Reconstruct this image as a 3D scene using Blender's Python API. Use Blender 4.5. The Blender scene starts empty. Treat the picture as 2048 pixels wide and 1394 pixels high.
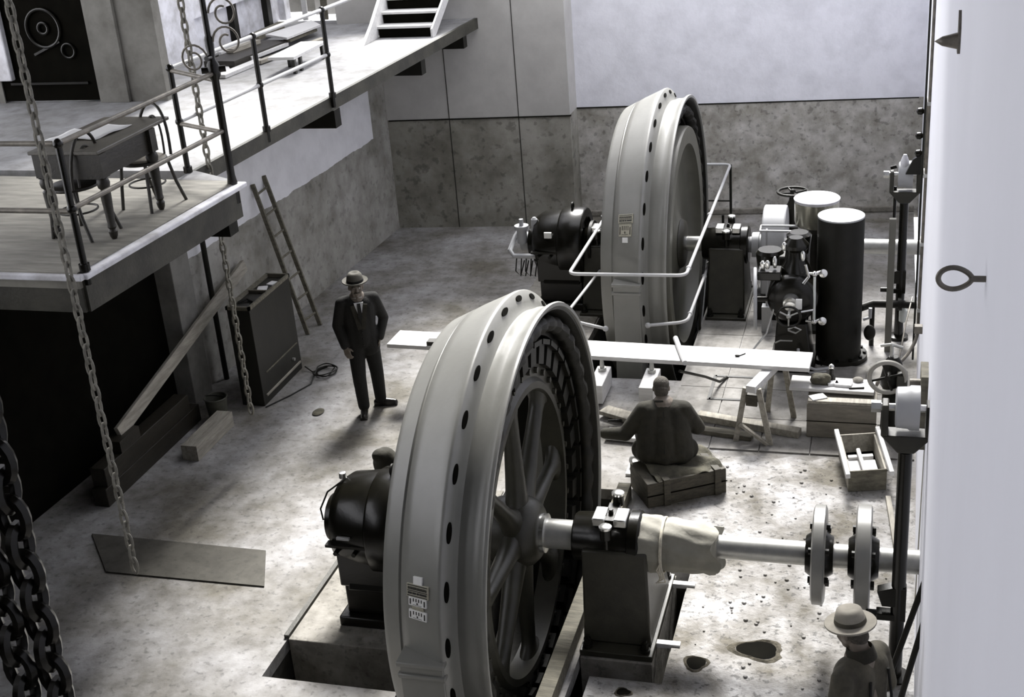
import bpy, bmesh, math, random
from mathutils import Vector, Matrix
random.seed(7)
PI = math.pi
S = bpy.context.scene
COL = S.collection
WL = {}                                   # world position of every parent (objects are never rotated)

# ------------------------------------------------------------------ materials
def mat(name, c, rough=.6, metal=0., var=.18, scale=5., bump=.0, bscale=40., c2=None, lo=.35, hi=.7, coat=0., stretch=None, spec=.5):
    m = bpy.data.materials.new(name); m.use_nodes = True
    nt = m.node_tree; b = nt.nodes['Principled BSDF']
    b.inputs['Roughness'].default_value = rough; b.inputs['Metallic'].default_value = metal
    b.inputs['Specular IOR Level'].default_value = spec
    if coat: b.inputs['Coat Weight'].default_value = coat; b.inputs['Coat Roughness'].default_value = .12
    tc = nt.nodes.new('ShaderNodeTexCoord'); src = tc.outputs['Object']
    if stretch:
        mp = nt.nodes.new('ShaderNodeMapping'); mp.inputs['Scale'].default_value = stretch
        nt.links.new(src, mp.inputs['Vector']); src = mp.outputs['Vector']
    n = nt.nodes.new('ShaderNodeTexNoise'); n.inputs['Scale'].default_value = scale
    n.inputs['Detail'].default_value = 5; n.inputs['Roughness'].default_value = .6
    nt.links.new(src, n.inputs['Vector'])
    r = nt.nodes.new('ShaderNodeValToRGB'); r.color_ramp.elements[0].position = lo; r.color_ramp.elements[1].position = hi
    a = c2 if c2 else tuple(x*(1-var) for x in c)
    e = c if c2 else tuple(min(1, x*(1+var)) for x in c)
    r.color_ramp.elements[0].color = (*a, 1); r.color_ramp.elements[1].color = (*e, 1)
    nt.links.new(n.outputs['Fac'], r.inputs['Fac']); nt.links.new(r.outputs['Color'], b.inputs['Base Color'])
    if bump:
        n2 = nt.nodes.new('ShaderNodeTexNoise'); n2.inputs['Scale'].default_value = bscale; n2.inputs['Detail'].default_value = 4
        nt.links.new(src, n2.inputs['Vector'])
        bp = nt.nodes.new('ShaderNodeBump'); bp.inputs['Strength'].default_value = bump; bp.inputs['Distance'].default_value = .02
        nt.links.new(n2.outputs['Fac'], bp.inputs['Height']); nt.links.new(bp.outputs['Normal'], b.inputs['Normal'])
    return m

IRON = mat('black_painted_iron', (.006,.0055,.0035), .26, 0, .25, 8, bump=.04, spec=.35)
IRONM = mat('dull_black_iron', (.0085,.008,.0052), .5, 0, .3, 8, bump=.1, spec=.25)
GREY = mat('grey_machine_paint', (.200,.198,.180), .42, 0, .08, 3, bump=.03, bscale=25, spec=.95)
GREYD = mat('dark_grey_machine_paint', (.030,.0285,.020), .42, 0, .25, 6, bump=.06, spec=.45)
STEEL = mat('bright_turned_steel', (.72,.72,.70), .22, .9, .08, 12)
STEELD = mat('worn_shaft_steel', (.45,.45,.43), .36, .6, .12, 10)
PLATEW = mat('white_enamel_plate', (.80,.80,.78), .35, 0, .04, 20)
PLATED = mat('dull_brass_plate', (.42,.40,.32), .4, .3, .15, 30)
MARK = mat('black_enamel_mark', (.02,.02,.016), .5, 0, .1, 20)
WOODW = mat('fresh_pale_planed_wood', (.60,.595,.585), .65, 0, .10, 4, bump=.12, bscale=16, stretch=(.6,6,6))
WOODL = mat('pale_rough_timber', (.30,.28,.235), .75, 0, .28, 4, bump=.3, bscale=16, stretch=(6,.8,6))
WOODM = mat('weathered_grey_timber', (.13,.12,.09), .8, 0, .35, 5, bump=.35, bscale=14, stretch=(1,5,5))
WOODD = mat('dark_stained_wood', (.020,.017,.011), .5, 0, .3, 5, bump=.12, bscale=14, stretch=(5,1,5))
WOODC = mat('brown_crate_wood', (.050,.044,.030), .75, 0, .4, 5, bump=.3, bscale=14, stretch=(2,2,8))
PAPER = mat('white_paper', (.70,.70,.70), .8, 0, .03, 6, bump=.15, bscale=9)
WRAP = mat('pale_wrapping_paper', (.26,.25,.21), .75, 0, .14, 5, bump=.45, bscale=7)
TWINE = mat('pale_twine', (.6,.56,.46), .9, 0, .2, 30)
SKIN = mat('skin', (.15,.125,.10), .55, 0, .12, 12)
SUIT = mat('dark_wool_suit', (.007,.0066,.005), .9, 0, .2, 30, bump=.2, bscale=60)
WORK = mat('worn_dark_work_jacket', (.020,.018,.011), .9, 0, .3, 9, bump=.35, bscale=18)
WORK2 = mat('faded_work_jacket', (.062,.056,.040), .85, 0, .45, 6, bump=.35, bscale=14)
FELT = mat('grey_felt_hat', (.085,.08,.066), .85, 0, .12, 20)
FELTP = mat('pale_straw_hat', (.27,.25,.21), .85, 0, .15, 14)
SHIRT = mat('white_shirt_cotton', (.55,.55,.55), .8, 0, .04, 20)
LEATHER = mat('polished_black_leather', (.016,.014,.011), .28, 0, .2, 20)
HAIR = mat('cropped_dark_hair', (.06,.052,.04), .8, 0, .4, 40, bump=.5, bscale=90)
SACK = mat('coarse_sacking', (.075,.07,.05), .95, 0, .4, 7, bump=.6, bscale=22)
RAILP = mat('pale_painted_pipe', (.48,.48,.48), .4, 0, .06, 8)
CASTG = mat('light_grey_cast_cover', (.36,.365,.375), .4, 0, .05, 5)
GLASS = mat('pale_glass_tube', (.65,.68,.66), .1, 0, .05, 5)
GALV = mat('galvanised_bucket_zinc', (.10,.10,.08), .5, .4, .2, 9)
FASCIA = mat('painted_iron_fascia', (.045,.043,.033), .6, 0, .45, 3, bump=.2)
CAVITY = mat('black_paint_and_hole_shade', (.004,.0037,.0025), .95, 0, .3, 5, spec=.05)  # near-black: paints the shade in holes and slots, also dark doors
DIRT = mat('dark_damp_dirt', (.085,.077,.06), .95, 0, .5, 14, bump=.6, bscale=30, spec=.1)
DISC = mat('grey_disc_enamel', (.20,.198,.185), .34, 0, .06, 5, spec=.8)

def concrete(name, light, dark, rough=.85, s1=1.1, s2=7., spots=.45, bump=.35, extra=None, contrast=(.36,.66)):
    m = bpy.data.materials.new(name); m.use_nodes = True; nt = m.node_tree; N = nt.nodes; L = nt.links
    b = N['Principled BSDF']; b.inputs['Roughness'].default_value = rough
    tc = N.new('ShaderNodeTexCoord')
    def noise(s, d=6, r=.62):
        n = N.new('ShaderNodeTexNoise'); n.inputs['Scale'].default_value = s; n.inputs['Detail'].default_value = d; n.inputs['Roughness'].default_value = r
        L.new(tc.outputs['Object'], n.inputs['Vector']); return n.outputs['Fac']
    def ramp(f, a, bb, ca, cb):
        r = N.new('ShaderNodeValToRGB'); r.color_ramp.elements[0].position = a; r.color_ramp.elements[1].position = bb
        r.color_ramp.elements[0].color = (*ca,1); r.color_ramp.elements[1].color = (*cb,1); L.new(f, r.inputs['Fac']); return r.outputs['Color']
    def mul(a, c, f=1.):
        x = N.new('ShaderNodeMix'); x.data_type = 'RGBA'; x.blend_type = 'MULTIPLY'; x.inputs['Factor'].default_value = f
        L.new(a, x.inputs['A']); L.new(c, x.inputs['B']); return x.outputs['Result']
    c = ramp(noise(s1), contrast[0], contrast[1], dark, light)
    c = mul(c, ramp(noise(s2, 5), .3, .6, (.62,.61,.59), (1,1,1)))
    c = mul(c, ramp(noise(s2*3.1, 3, .5), .34, .42, (1-spots,1-spots,1-spots), (1,1,1)))
    if extra: c = extra(N, L, c, noise)
    L.new(c, b.inputs['Base Color'])
    bp = N.new('ShaderNodeBump'); bp.inputs['Strength'].default_value = bump; bp.inputs['Distance'].default_value = .03
    L.new(noise(s2*2, 8), bp.inputs['Height']); L.new(bp.outputs['Normal'], b.inputs['Normal'])
    return m

def zsplit(zline, top, wob=.0, extra_y=None):
    """paint above a level line in the wall's own render: a coat of whitewash with its own edge"""
    def f(N, L, c, noise):
        g = N.new('ShaderNodeNewGeometry'); sp = N.new('ShaderNodeSeparateXYZ'); L.new(g.outputs['Position'], sp.inputs[0])
        z = sp.outputs['Z']
        if wob:
            a = N.new('ShaderNodeMath'); a.operation = 'MULTIPLY_ADD'; L.new(noise(2.3, 4), a.inputs[0]); a.inputs[1].default_value = wob; L.new(z, a.inputs[2]); z = a.outputs[0]
        if extra_y:                                  # plaster coat whose lower edge climbs along the wall
            y0, k, y1 = extra_y
            m1 = N.new('ShaderNodeMath'); m1.operation = 'SUBTRACT'; L.new(sp.outputs['Y'], m1.inputs[0]); m1.inputs[1].default_value = y0
            m2 = N.new('ShaderNodeMath'); m2.operation = 'MULTIPLY_ADD'; L.new(m1.outputs[0], m2.inputs[0]); m2.inputs[1].default_value = -k; L.new(z, m2.inputs[2]); z = m2.outputs[0]
        gt = N.new('ShaderNodeMath'); gt.operation = 'GREATER_THAN'; L.new(z, gt.inputs[0]); gt.inputs[1].default_value = zline
        fac = gt.outputs[0]
        if extra_y:
            lt = N.new('ShaderNodeMath'); lt.operation = 'LESS_THAN'; L.new(sp.outputs['Y'], lt.inputs[0]); lt.inputs[1].default_value = extra_y[2]
            mm = N.new('ShaderNodeMath'); mm.operation = 'MULTIPLY'; L.new(fac, mm.inputs[0]); L.new(lt.outputs[0], mm.inputs[1]); fac = mm.outputs[0]
        t = N.new('ShaderNodeValToRGB'); t.color_ramp.elements[0].position = .3; t.color_ramp.elements[1].position = .6
        t.color_ramp.elements[0].color = (*[x*.86 for x in top],1); t.color_ramp.elements[1].color = (*top,1); L.new(noise(2.5, 5), t.inputs['Fac'])
        x = N.new('ShaderNodeMix'); x.data_type = 'RGBA'; L.new(fac, x.inputs['Factor']); L.new(c, x.inputs['A']); L.new(t.outputs['Color'], x.inputs['B'])
        return x.outputs['Result']
    return f
FLOOR = concrete('stained_concrete_floor', (.375,.37,.372), (.145,.134,.110), s1=.8, s2=5.0, spots=.30)
FLOORR = concrete('rough_broken_concrete', (.46,.455,.455), (.125,.113,.09), s1=1.6, s2=6.5, spots=.5, bump=.8)
SLAB = concrete('smooth_grey_slab', (.085,.08,.066), (.06,.056,.045), s1=1.2, s2=4, spots=.2, bump=.15)
FOUND = concrete('machine_foundation_concrete', (.33,.315,.285), (.18,.168,.14), s1=1.6, s2=6, spots=.3)
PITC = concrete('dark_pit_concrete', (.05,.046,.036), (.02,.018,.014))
TILES = concrete('pale_floor_slabs', (.27,.262,.248), (.18,.172,.158), s1=1.4, s2=6, spots=.15, bump=.15)
WBACKL = concrete('stained_cement_render', (.40,.388,.345), (.215,.206,.170), s1=.8, s2=2.6, spots=.35, bump=.15, extra=zsplit(1.86, (.52,.51,.485), .0))
WBACKR = concrete('mottled_render_below_whitewash', (.66,.645,.61), (.34,.325,.28), s1=2.2, s2=4, spots=.35, bump=.25, extra=zsplit(1.86, (.86,.865,.92), .0))
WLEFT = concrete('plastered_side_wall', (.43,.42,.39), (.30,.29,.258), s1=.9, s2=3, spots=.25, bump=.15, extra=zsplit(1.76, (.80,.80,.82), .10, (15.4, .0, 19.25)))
WHITE = concrete('white_limewash', (.80,.805,.86), (.72,.72,.76), s1=1.5, s2=4, spots=.04, bump=.08)
RWHITE = mat('smooth_white_wall_paint', (.84,.85,.92), .85, 0, .02, .6)
DECKM = concrete('pale_upper_floor', (.31,.312,.325), (.255,.255,.255), s1=1.5, s2=4, spots=.08, bump=.12)
DECKP = mat('scrubbed_floor_boards', (.23,.22,.19), .7, 0, .3, 3, bump=.2, bscale=10, stretch=(.8,5,1))
GREYW = concrete('grey_distempered_wall', (.22,.215,.195), (.18,.175,.158), s1=1.2, s2=3, spots=.05, bump=.06)

# ------------------------------------------------------------------ mesh builder
class MB:
    def __init__(s, T=None): s.bm = bmesh.new(); s.T = T or Matrix.Identity(4)
    def V(s, p): return s.bm.verts.new(s.T @ Vector(p))
    def F(s, vs):
        try: return s.bm.faces.new(vs)
        except ValueError: return None
    def box(s, x0, x1, y0, y1, z0, z1):
        v = [s.V((x,y,z)) for z in (z0,z1) for x,y in ((x0,y0),(x1,y0),(x1,y1),(x0,y1))]
        for f in ((3,2,1,0),(4,5,6,7),(0,1,5,4),(1,2,6,5),(2,3,7,6),(3,0,4,7)): s.F([v[i] for i in f])
        return s
    def bar(s, p0, p1, w, h, up=(0,0,1)):
        """rectangular bar from p0 to p1, w across, h along up"""
        p0, p1 = Vector(p0), Vector(p1); d = (p1-p0).normalized(); u = Vector(up)
        a = d.cross(u)
        if a.length < 1e-4: a = d.cross(Vector((1,0,0)))
        a.normalize(); u = a.cross(d).normalized()
        v = [s.V(p + a*(i*w/2) + u*(j*h/2)) for p in (p0,p1) for i,j in ((-1,-1),(1,-1),(1,1),(-1,1))]
        for f in ((3,2,1,0),(4,5,6,7),(0,1,5,4),(1,2,6,5),(2,3,7,6),(3,0,4,7)): s.F([v[i] for i in f])
        return s
    def frame(s, d):
        d = Vector(d).normalized(); a = d.cross(Vector((0,0,1)))
        if a.length < 1e-3: a = Vector((1,0,0))
        a.normalize(); return d, a, d.cross(a).normalized()
    def lathe(s, prof, o, ax, n=32, caps=True, loop=False, start=0.):
        """prof: (distance along ax, radius)"""
        d, a, b = s.frame(ax); o = Vector(o); rings = []
        for t, r in prof:
            if r < 1e-5: rings.append([s.V(o+d*t)])
            else: rings.append([s.V(o + d*t + a*(r*math.cos(start+2*PI*i/n)) + b*(r*math.sin(start+2*PI*i/n))) for i in range(n)])
        m = len(rings)
        for k in range(m if loop else m-1):
            A, B = rings[k], rings[(k+1) % m]
            for i in range(n):
                j = (i+1) % n
                if len(A) == 1 and len(B) == 1: continue
                if len(A) == 1: s.F([A[0], B[j], B[i]])
                elif len(B) == 1: s.F([A[i], A[j], B[0]])
                else: s.F([A[i], A[j], B[j], B[i]])
        if caps and not loop:
            if len(rings[0]) > 1: s.F(list(reversed(rings[0])))
            if len(rings[-1]) > 1: s.F(rings[-1])
        return s
    def cyl(s, p0, p1, r0, r1=None, n=20):
        p0, p1 = Vector(p0), Vector(p1)
        return s.lathe([(0,r0),((p1-p0).length, r0 if r1 is None else r1)], p0, p1-p0, n)
    def tube(s, pts, r, n=8, closed=False):
        pts = [Vector(p) for p in pts]; rings = []; m = len(pts); a = None
        for k in range(m):
            if closed: d = pts[(k+1) % m] - pts[k-1]
            else: d = pts[min(k+1,m-1)] - pts[max(k-1,0)]
            d.normalize()
            if a is None:
                a = d.cross(Vector((0,0,1)))
                if a.length < 1e-3: a = Vector((1,0,0))
            a = (a - d*a.dot(d)).normalized(); b = d.cross(a)
            rr = r[k] if isinstance(r, (list,tuple)) else r
            rings.append([s.V(pts[k] + a*(rr*math.cos(2*PI*i/n)) + b*(rr*math.sin(2*PI*i/n))) for i in range(n)])
        for k in range(m if closed else m-1):
            A, B = rings[k], rings[(k+1) % m]
            for i in range(n): s.F([A[i], A[(i+1)%n], B[(i+1)%n], B[i]])
        if not closed: s.F(list(reversed(rings[0]))); s.F(rings[-1])
        return s
    def torus(s, c, nrm, R, r, nu=32, nv=10, sx=1., sy=1.):
        d, a, b = s.frame(nrm); c = Vector(c)
        return s.tube([c + a*(R*sx*math.cos(2*PI*i/nu)) + b*(R*sy*math.sin(2*PI*i/nu)) for i in range(nu)], r, nv, True)
    def ball(s, c, r, n=16, m=10):
        rx, ry, rz = (r,r,r) if isinstance(r,(int,float)) else r; c = Vector(c)
        top = s.V(c+Vector((0,0,rz))); bot = s.V(c-Vector((0,0,rz))); R = []
        for k in range(1, m):
            p = PI*k/m; R.append([s.V(c+Vector((rx*math.sin(p)*math.cos(2*PI*i/n), ry*math.sin(p)*math.sin(2*PI*i/n), rz*math.cos(p)))) for i in range(n)])
        for i in range(n):
            j = (i+1) % n; s.F([top,R[0][i],R[0][j]]); s.F([bot,R[-1][j],R[-1][i]])
            for k in range(m-2): s.F([R[k][i],R[k+1][i],R[k+1][j],R[k][j]])
        return s
    def caps(s, p0, p1, r0, r1, n=16):
        s.ball(p0, r0, n); s.ball(p1, r1, n); p0, p1 = Vector(p0), Vector(p1)
        if (p1-p0).length > 1e-4: s.cyl(p0, p1, r0, r1, n)
        return s
    def chain(s, pts, rs):
        for i in range(len(pts)-1): s.caps(pts[i], pts[i+1], rs[i], rs[i+1])
        return s
    def extr(s, pts, vec):
        vec = Vector(vec); A = [s.V(p) for p in pts]; B = [s.V(Vector(p)+vec) for p in pts]; n = len(pts)
        s.F(list(reversed(A))); s.F(B)
        for i in range(n): s.F([A[i], A[(i+1)%n], B[(i+1)%n], B[i]])
        return s
    def build(s, name, m, parent=None, bevel=0., smooth=True, ang=35, at=None):
        bmesh.ops.recalc_face_normals(s.bm, faces=s.bm.faces)
        me = bpy.data.meshes.new(name); base = Vector((0,0,0))
        if parent is not None: base = WL[parent.name]
        elif at is not None: base = Vector(at)
        if base.length: bmesh.ops.translate(s.bm, verts=s.bm.verts, vec=-base)
        s.bm.to_mesh(me); s.bm.free()
        if m: me.materials.append(m)
        if smooth:
            me.polygons.foreach_set('use_smooth', [True]*len(me.polygons)); me.set_sharp_from_angle(angle=math.radians(ang))
        o = bpy.data.objects.new(name, me); COL.objects.link(o)
        if parent is not None: o.parent = parent
        else: o.location = base
        WL[o.name] = base
        if bevel:
            b = o.modifiers.new('edge', 'BEVEL'); b.width = bevel; b.segments = 2; b.limit_method = 'ANGLE'
        return o

def thing(name, label, cat, loc=(0,0,0), group=None):
    o = bpy.data.objects.new(name, None); COL.objects.link(o); o.location = loc; o.empty_display_size = .1
    o['label'] = label; o['category'] = cat
    if group: o['group'] = group
    WL[o.name] = Vector(loc); return o
def tag(o, label, cat, group=None):
    o['label'] = label; o['category'] = cat
    if group: o['group'] = group
    return o
def struct(o): o['kind'] = 'structure'; return o
def stuff(o): o['kind'] = 'stuff'; return o
def lab(o, t): o['label'] = t; return o
def rotz(x, y, z, a): return Matrix.Translation((x,y,z)) @ Matrix.Rotation(a, 4, 'Z')

def blob(mb, name, m, parent, voxel, smooth=2):
    """overlapping closed shapes fused into one continuous skin"""
    o = mb.build(name, m, parent)
    r = o.modifiers.new('fuse', 'REMESH'); r.mode = 'VOXEL'; r.voxel_size = voxel; r.use_smooth_shade = True
    k = o.modifiers.new('soft', 'SMOOTH'); k.iterations = smooth; k.factor = .5
    dg = bpy.context.evaluated_depsgraph_get(); me = bpy.data.meshes.new_from_object(o.evaluated_get(dg))
    o.modifiers.clear(); old = o.data; o.data = me; bpy.data.meshes.remove(old)
    o.data.polygons.foreach_set('use_smooth', [True]*len(o.data.polygons))
    return o

# ------------------------------------------------------------------ the room
ZD = 3.45                                       # upper floor level
Y1, Y2, ZS = 9.29, 16.81, .88                   # shaft axes of the two sets
WX = .45                                        # right wall face near the far end
def wx(y): return .355+.0125*(y-8)

def holed_slab(xs, ys, holes, z0, z1, skip=()):
    """slab cut into a grid; cells lying in a hole are left open"""
    mb = MB(); vt = {}
    def v(i,j,k):
        if (i,j,k) not in vt: vt[(i,j,k)] = mb.V((xs[i], ys[j], (z0,z1)[k]))
        return vt[(i,j,k)]
    def solid(i,j):
        if i < 0 or j < 0 or i >= len(xs)-1 or j >= len(ys)-1: return False
        cx, cy = (xs[i]+xs[i+1])/2, (ys[j]+ys[j+1])/2
        return not any(a < cx < b and c < cy < d for a,b,c,d in holes)
    for i in range(len(xs)-1):
        for j in range(len(ys)-1):
            if not solid(i,j): continue
            mb.F([v(i,j,1),v(i+1,j,1),v(i+1,j+1,1),v(i,j+1,1)]); mb.F([v(i,j,0),v(i,j+1,0),v(i+1,j+1,0),v(i+1,j,0)])
            if not solid(i-1,j): mb.F([v(i,j,0),v(i,j,1),v(i,j+1,1),v(i,j+1,0)])
            if not solid(i+1,j): mb.F([v(i+1,j,0),v(i+1,j+1,0),v(i+1,j+1,1),v(i+1,j,1)])
            if not solid(i,j-1): mb.F([v(i,j,0),v(i+1,j,0),v(i+1,j,1),v(i,j,1)])
            if not solid(i,j+1): mb.F([v(i,j+1,0),v(i,j+1,1),v(i+1,j+1,1),v(i+1,j+1,0)])
    return mb
holes = [(-3.72,-2.56,6.7,11.6), (-4.95,-2.56,8.08,8.62), (-3.70,-2.30,14.4,19.2), (-2.34,-1.60,8.55,10.2), (-2.34,-2.2,6.7,8.55)]
xs = [-12,-4.95,-3.72,-3.70,-2.56,-2.34,-2.30,-2.2,-1.60,WX]; ys = [-3,6.7,8.08,8.55,8.62,10.2,11.6,14.3,19.2,21.4]
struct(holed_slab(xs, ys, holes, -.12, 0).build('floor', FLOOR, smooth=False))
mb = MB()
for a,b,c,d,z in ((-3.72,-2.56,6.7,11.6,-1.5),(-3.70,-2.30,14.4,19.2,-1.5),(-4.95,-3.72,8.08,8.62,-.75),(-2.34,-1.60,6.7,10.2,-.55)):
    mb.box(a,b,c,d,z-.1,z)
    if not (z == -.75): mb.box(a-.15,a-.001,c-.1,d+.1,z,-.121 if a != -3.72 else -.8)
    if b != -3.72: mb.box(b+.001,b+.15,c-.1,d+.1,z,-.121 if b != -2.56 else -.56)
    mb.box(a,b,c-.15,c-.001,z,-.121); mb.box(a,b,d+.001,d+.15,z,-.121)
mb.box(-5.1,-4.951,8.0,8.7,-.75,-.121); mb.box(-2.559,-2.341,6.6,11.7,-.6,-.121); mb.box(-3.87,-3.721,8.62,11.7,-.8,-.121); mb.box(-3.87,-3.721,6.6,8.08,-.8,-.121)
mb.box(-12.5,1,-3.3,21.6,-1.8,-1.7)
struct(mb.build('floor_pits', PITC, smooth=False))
struct(MB().box(-2.33,-1.72,8.78,10.12,-.55,-.002).build('floor_pedestal_block', FOUND, smooth=False))
# exciter foundation, proud slab and its trench
o = struct(MB().box(-4.93,-3.73,8.585,11.4,-.749,.02).build('floor_plinth', FOUND, smooth=False, bevel=.01))
struct(MB().box(-4.985,-4.94,8.62,11.6,-.1,.035).build('trim_1', FASCIA, smooth=False))
# rough broken floor field to the right of the first machine (a thin worn screed with torn edge)
mb = MB(); pts = []
edge = [(-2.2,12.15),(-1.9,12.1)]
x = -1.9
while x < .4: x += .16+.05*random.random(); edge.append((min(x,.44), 12.45+.06*math.sin(x*21)+.03*random.random()))
poly = [(-2.19,6.0),(.44,6.0)] + list(reversed(edge)) + [(-2.33,11.9),(-2.33,10.25),(-1.59,10.25),(-1.59,8.5),(-2.19,8.5)]
mb.extr([(x,y,-.02) for x,y in poly], (0,0,.045))
struct(mb.build('floor_screed', FLOORR, smooth=False))
# pale paving slabs before the far set, with a hatch frame let in
mb = MB()
for (x0,x1,y0,y1) in ((-2.28,.40,12.6,14.9),(-2.28,-1.12,14.9,19.0)):
    nx = max(1, round((x1-x0)/.55)); ny = max(1, round((y1-y0)/.75))
    for i in range(nx):
        for j in range(ny):
            mb.box(x0+(x1-x0)*i/nx+.006, x0+(x1-x0)*(i+1)/nx-.006, y0+(y1-y0)*j/ny+.006, y0+(y1-y0)*(j+1)/ny-.006, -.02, .018)
struct(mb.build('floor_paving', TILES, smooth=False))
mb = MB()
for a,b,c,d in ((-1.9,-1.25,13.79,13.83),(-1.9,-1.25,14.42,14.46),(-1.92,-1.88,13.79,14.46),(-1.28,-1.24,13.79,14.46)): mb.box(a,b,c,d,.01,.026)
tag(mb.build('hatch_frame', IRONM, smooth=False), 'flat iron hatch frame set in the pale paving below the long plank', 'frame')
# smooth cover slab crossing the floor on the left
mb = MB(); mb.extr([(-7.77,9.96,-.02),(-5.78,9.93,-.02),(-5.52,9.34,-.02),(-7.22,9.33,-.02)], (0,0,.035))
struct(mb.build('floor_strip', SLAB, smooth=False))
# knocked-out holes in the floor: crumbled rims round flat discs, the depth's shade painted black
def crater(x, y, rx, ry):
    mb = MB(); n = 26; R = [[],[],[]]
    for i in range(n):
        a = 2*PI*i/n; k = 1+.16*math.sin(3*a+x*9)+.12*random.random()
        for q,(f,z) in enumerate(((1.18,.026),(1.0,.036),(.86,.027))): R[q].append(mb.V((x+rx*f*k*math.cos(a), y+ry*f*k*math.sin(a), z)))
    for q in range(2):
        for i in range(n): mb.F([R[q][i],R[q][(i+1)%n],R[q+1][(i+1)%n],R[q+1][i]])
    return mb, R[2]
for i,(x,y,rx,ry) in enumerate(((-.88,9.09,.18,.12),(-1.36,8.83,.085,.085),(-1.88,8.36,.06,.045))):
    mb, inner = crater(x,y,rx,ry); rim = struct(mb.build('floor_hole_rim', DIRT))
    mb = MB(); vs = []
    for k in range(26):
        a = 2*PI*k/26; vs.append(mb.V((x+rx*(.93+.07*math.sin(3*a+x*9))*math.cos(a), y+ry*(.93+.07*math.sin(3*a+x*9))*math.sin(a), .0325)))
    mb.F(vs); struct(mb.build('floor_hole_shade', CAVITY, smooth=False))

# left wall under the upper floor, with the dark doorway below the balcony
def lwall(y): return -7.94 - (19.9-y)*.05
mb = MB()
def wseg(mb, y0, y1, z0, z1, th=.35, off=0.):
    a, b = lwall(y0)+off, lwall(y1)+off
    mb.extr([(a,y0,z0),(a-th,y0,z0),(b-th,y1,z0),(b,y1,z0)], (0,0,z1-z0))
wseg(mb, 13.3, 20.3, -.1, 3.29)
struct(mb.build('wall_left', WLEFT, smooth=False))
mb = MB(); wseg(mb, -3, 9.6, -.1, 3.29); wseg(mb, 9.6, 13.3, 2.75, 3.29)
struct(mb.build('wall_left_dark', IRONM, smooth=False))  # dark-painted boarding on the near stretch of this wall
mb = MB(); wseg(mb, 13.02, 13.42, -.05, 2.98, .5, .10)
struct(mb.build('wall_left_pier', GREYW, smooth=False, bevel=.01))
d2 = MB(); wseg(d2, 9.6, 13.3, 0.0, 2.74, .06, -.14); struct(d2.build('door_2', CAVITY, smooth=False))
mb = MB(); mb.box(-11.2,-11.1,8.5,14,-.1,3.2); mb.box(-11.1,-8.6,9.3,9.4,-.1,3.2); mb.box(-11.1,-8.75,13.6,13.7,-.1,3.2)
struct(mb.build('wall_recess', CAVITY, smooth=False))
mb = MB().tube([(-8.13,13.75,0),(-8.13,13.75,3.25)], .035, 10); mb.tube([(-8.13,13.75,2.35),(-8.3,13.3,2.35)], .022, 8)
tag(mb.build('drain_pipe', IRONM), 'dark vertical pipe on the side wall beside the doorway pier', 'pipe')

# back wall in two planes, stopped short above the view so sun enters
struct(MB().extr([(-8.6,19.82,-.1),(-4.91,20.12,-.1),(-4.91,20.7,-.1),(-8.6,20.5,-.1)], (0,0,4.9)).build('wall_back', WBACKL, smooth=False))
struct(MB().extr([(-4.91,20.62,-.1),(WX+.3,21.06,-.1),(WX+.3,21.5,-.1),(-4.91,21.2,-.1)], (0,0,4.9)).build('wall_back_recessed', WBACKR, smooth=False))
mb = MB(); mb.extr([(-7.92,19.86,1.84),(-4.89,20.105,1.84),(-4.89,20.14,1.84),(-7.92,19.9,1.84)], (0,0,.02))
mb.extr([(-4.91,20.605,1.84),(WX,21.035,1.84),(WX,21.1,1.84),(-4.91,20.66,1.84)], (0,0,.02))
struct(mb.build('trim_2', IRONM, smooth=False))
struct(MB().extr([(-4.9,20.57,0),(WX,21.0,0),(WX,21.07,0),(-4.9,20.66,0)], (0,0,.10)).build('baseboard_back', FOUND, smooth=False, bevel=.02))
# thin vertical joints in the back wall
mb = MB()
for x in (-6.9,-5.75): yy = 19.82+(x+8.6)*.0813; mb.box(x,x+.012,yy-.006,yy+.02,0,4.6)
struct(mb.build('trim_3', MARK, smooth=False))
# right wall, grazing the view
struct(MB().extr([(wx(-3),-3,-.1),(wx(21.5),21.5,-.1),(1.1,21.5,-.1),(1.1,-3,-.1)],(0,0,9.6)).build('wall_right', RWHITE, smooth=False))
struct(MB().box(-13,WX+.5,-3.3,-3,-.1,9.5).build('wall_front_blocker', IRONM, smooth=False))  # unseen, added behind the camera and blackened to hold back frontal light

# upper floor: balcony and walkway
mb = MB()
mb.extr([(-13,8.62,ZD-.14),(-6.24,8.56,ZD-.14),(-6.08,11.13,ZD-.14),(-13,11.5,ZD-.14)], (0,0,.14))
struct(mb.build('floor_balcony', DECKP, smooth=False))
mb = MB(); mb.extr([(-13,11.5,ZD-.14),(-6.76,11.47,ZD-.14),(-6.33,20.05,ZD-.14),(-13,20.5,ZD-.14)], (0,0,.14))
mb.extr([(-6.77,11.16,ZD-.14),(-6.09,11.13,ZD-.14),(-6.76,11.5,ZD-.14)], (0,0,.14))
struct(mb.build('floor_walkway', DECKM, smooth=False))
mb = MB(); mb.bar((-6.2,8.56,ZD-.035),(-6.04,11.15,ZD-.035),.10,.05); mb.bar((-13,8.60,ZD-.035),(-6.18,8.56,ZD-.035),.10,.05)
struct(mb.build('trim_4', WHITE, smooth=False, bevel=.012))
mb = MB(); mb.bar((-6.24,8.6,ZD-.21),(-6.09,11.10,ZD-.21),.06,.28); mb.bar((-13,8.65,ZD-.21),(-6.24,8.6,ZD-.21),.06,.28)
mb.bar((-6.745,11.48,ZD-.08),(-6.31,20.05,ZD-.08),.05,.165)
mb.bar((-6.78,11.13,ZD-.21),(-6.1,11.10,ZD-.21),.05,.28)
struct(mb.build('trim_5', FASCIA, smooth=False))
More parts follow.
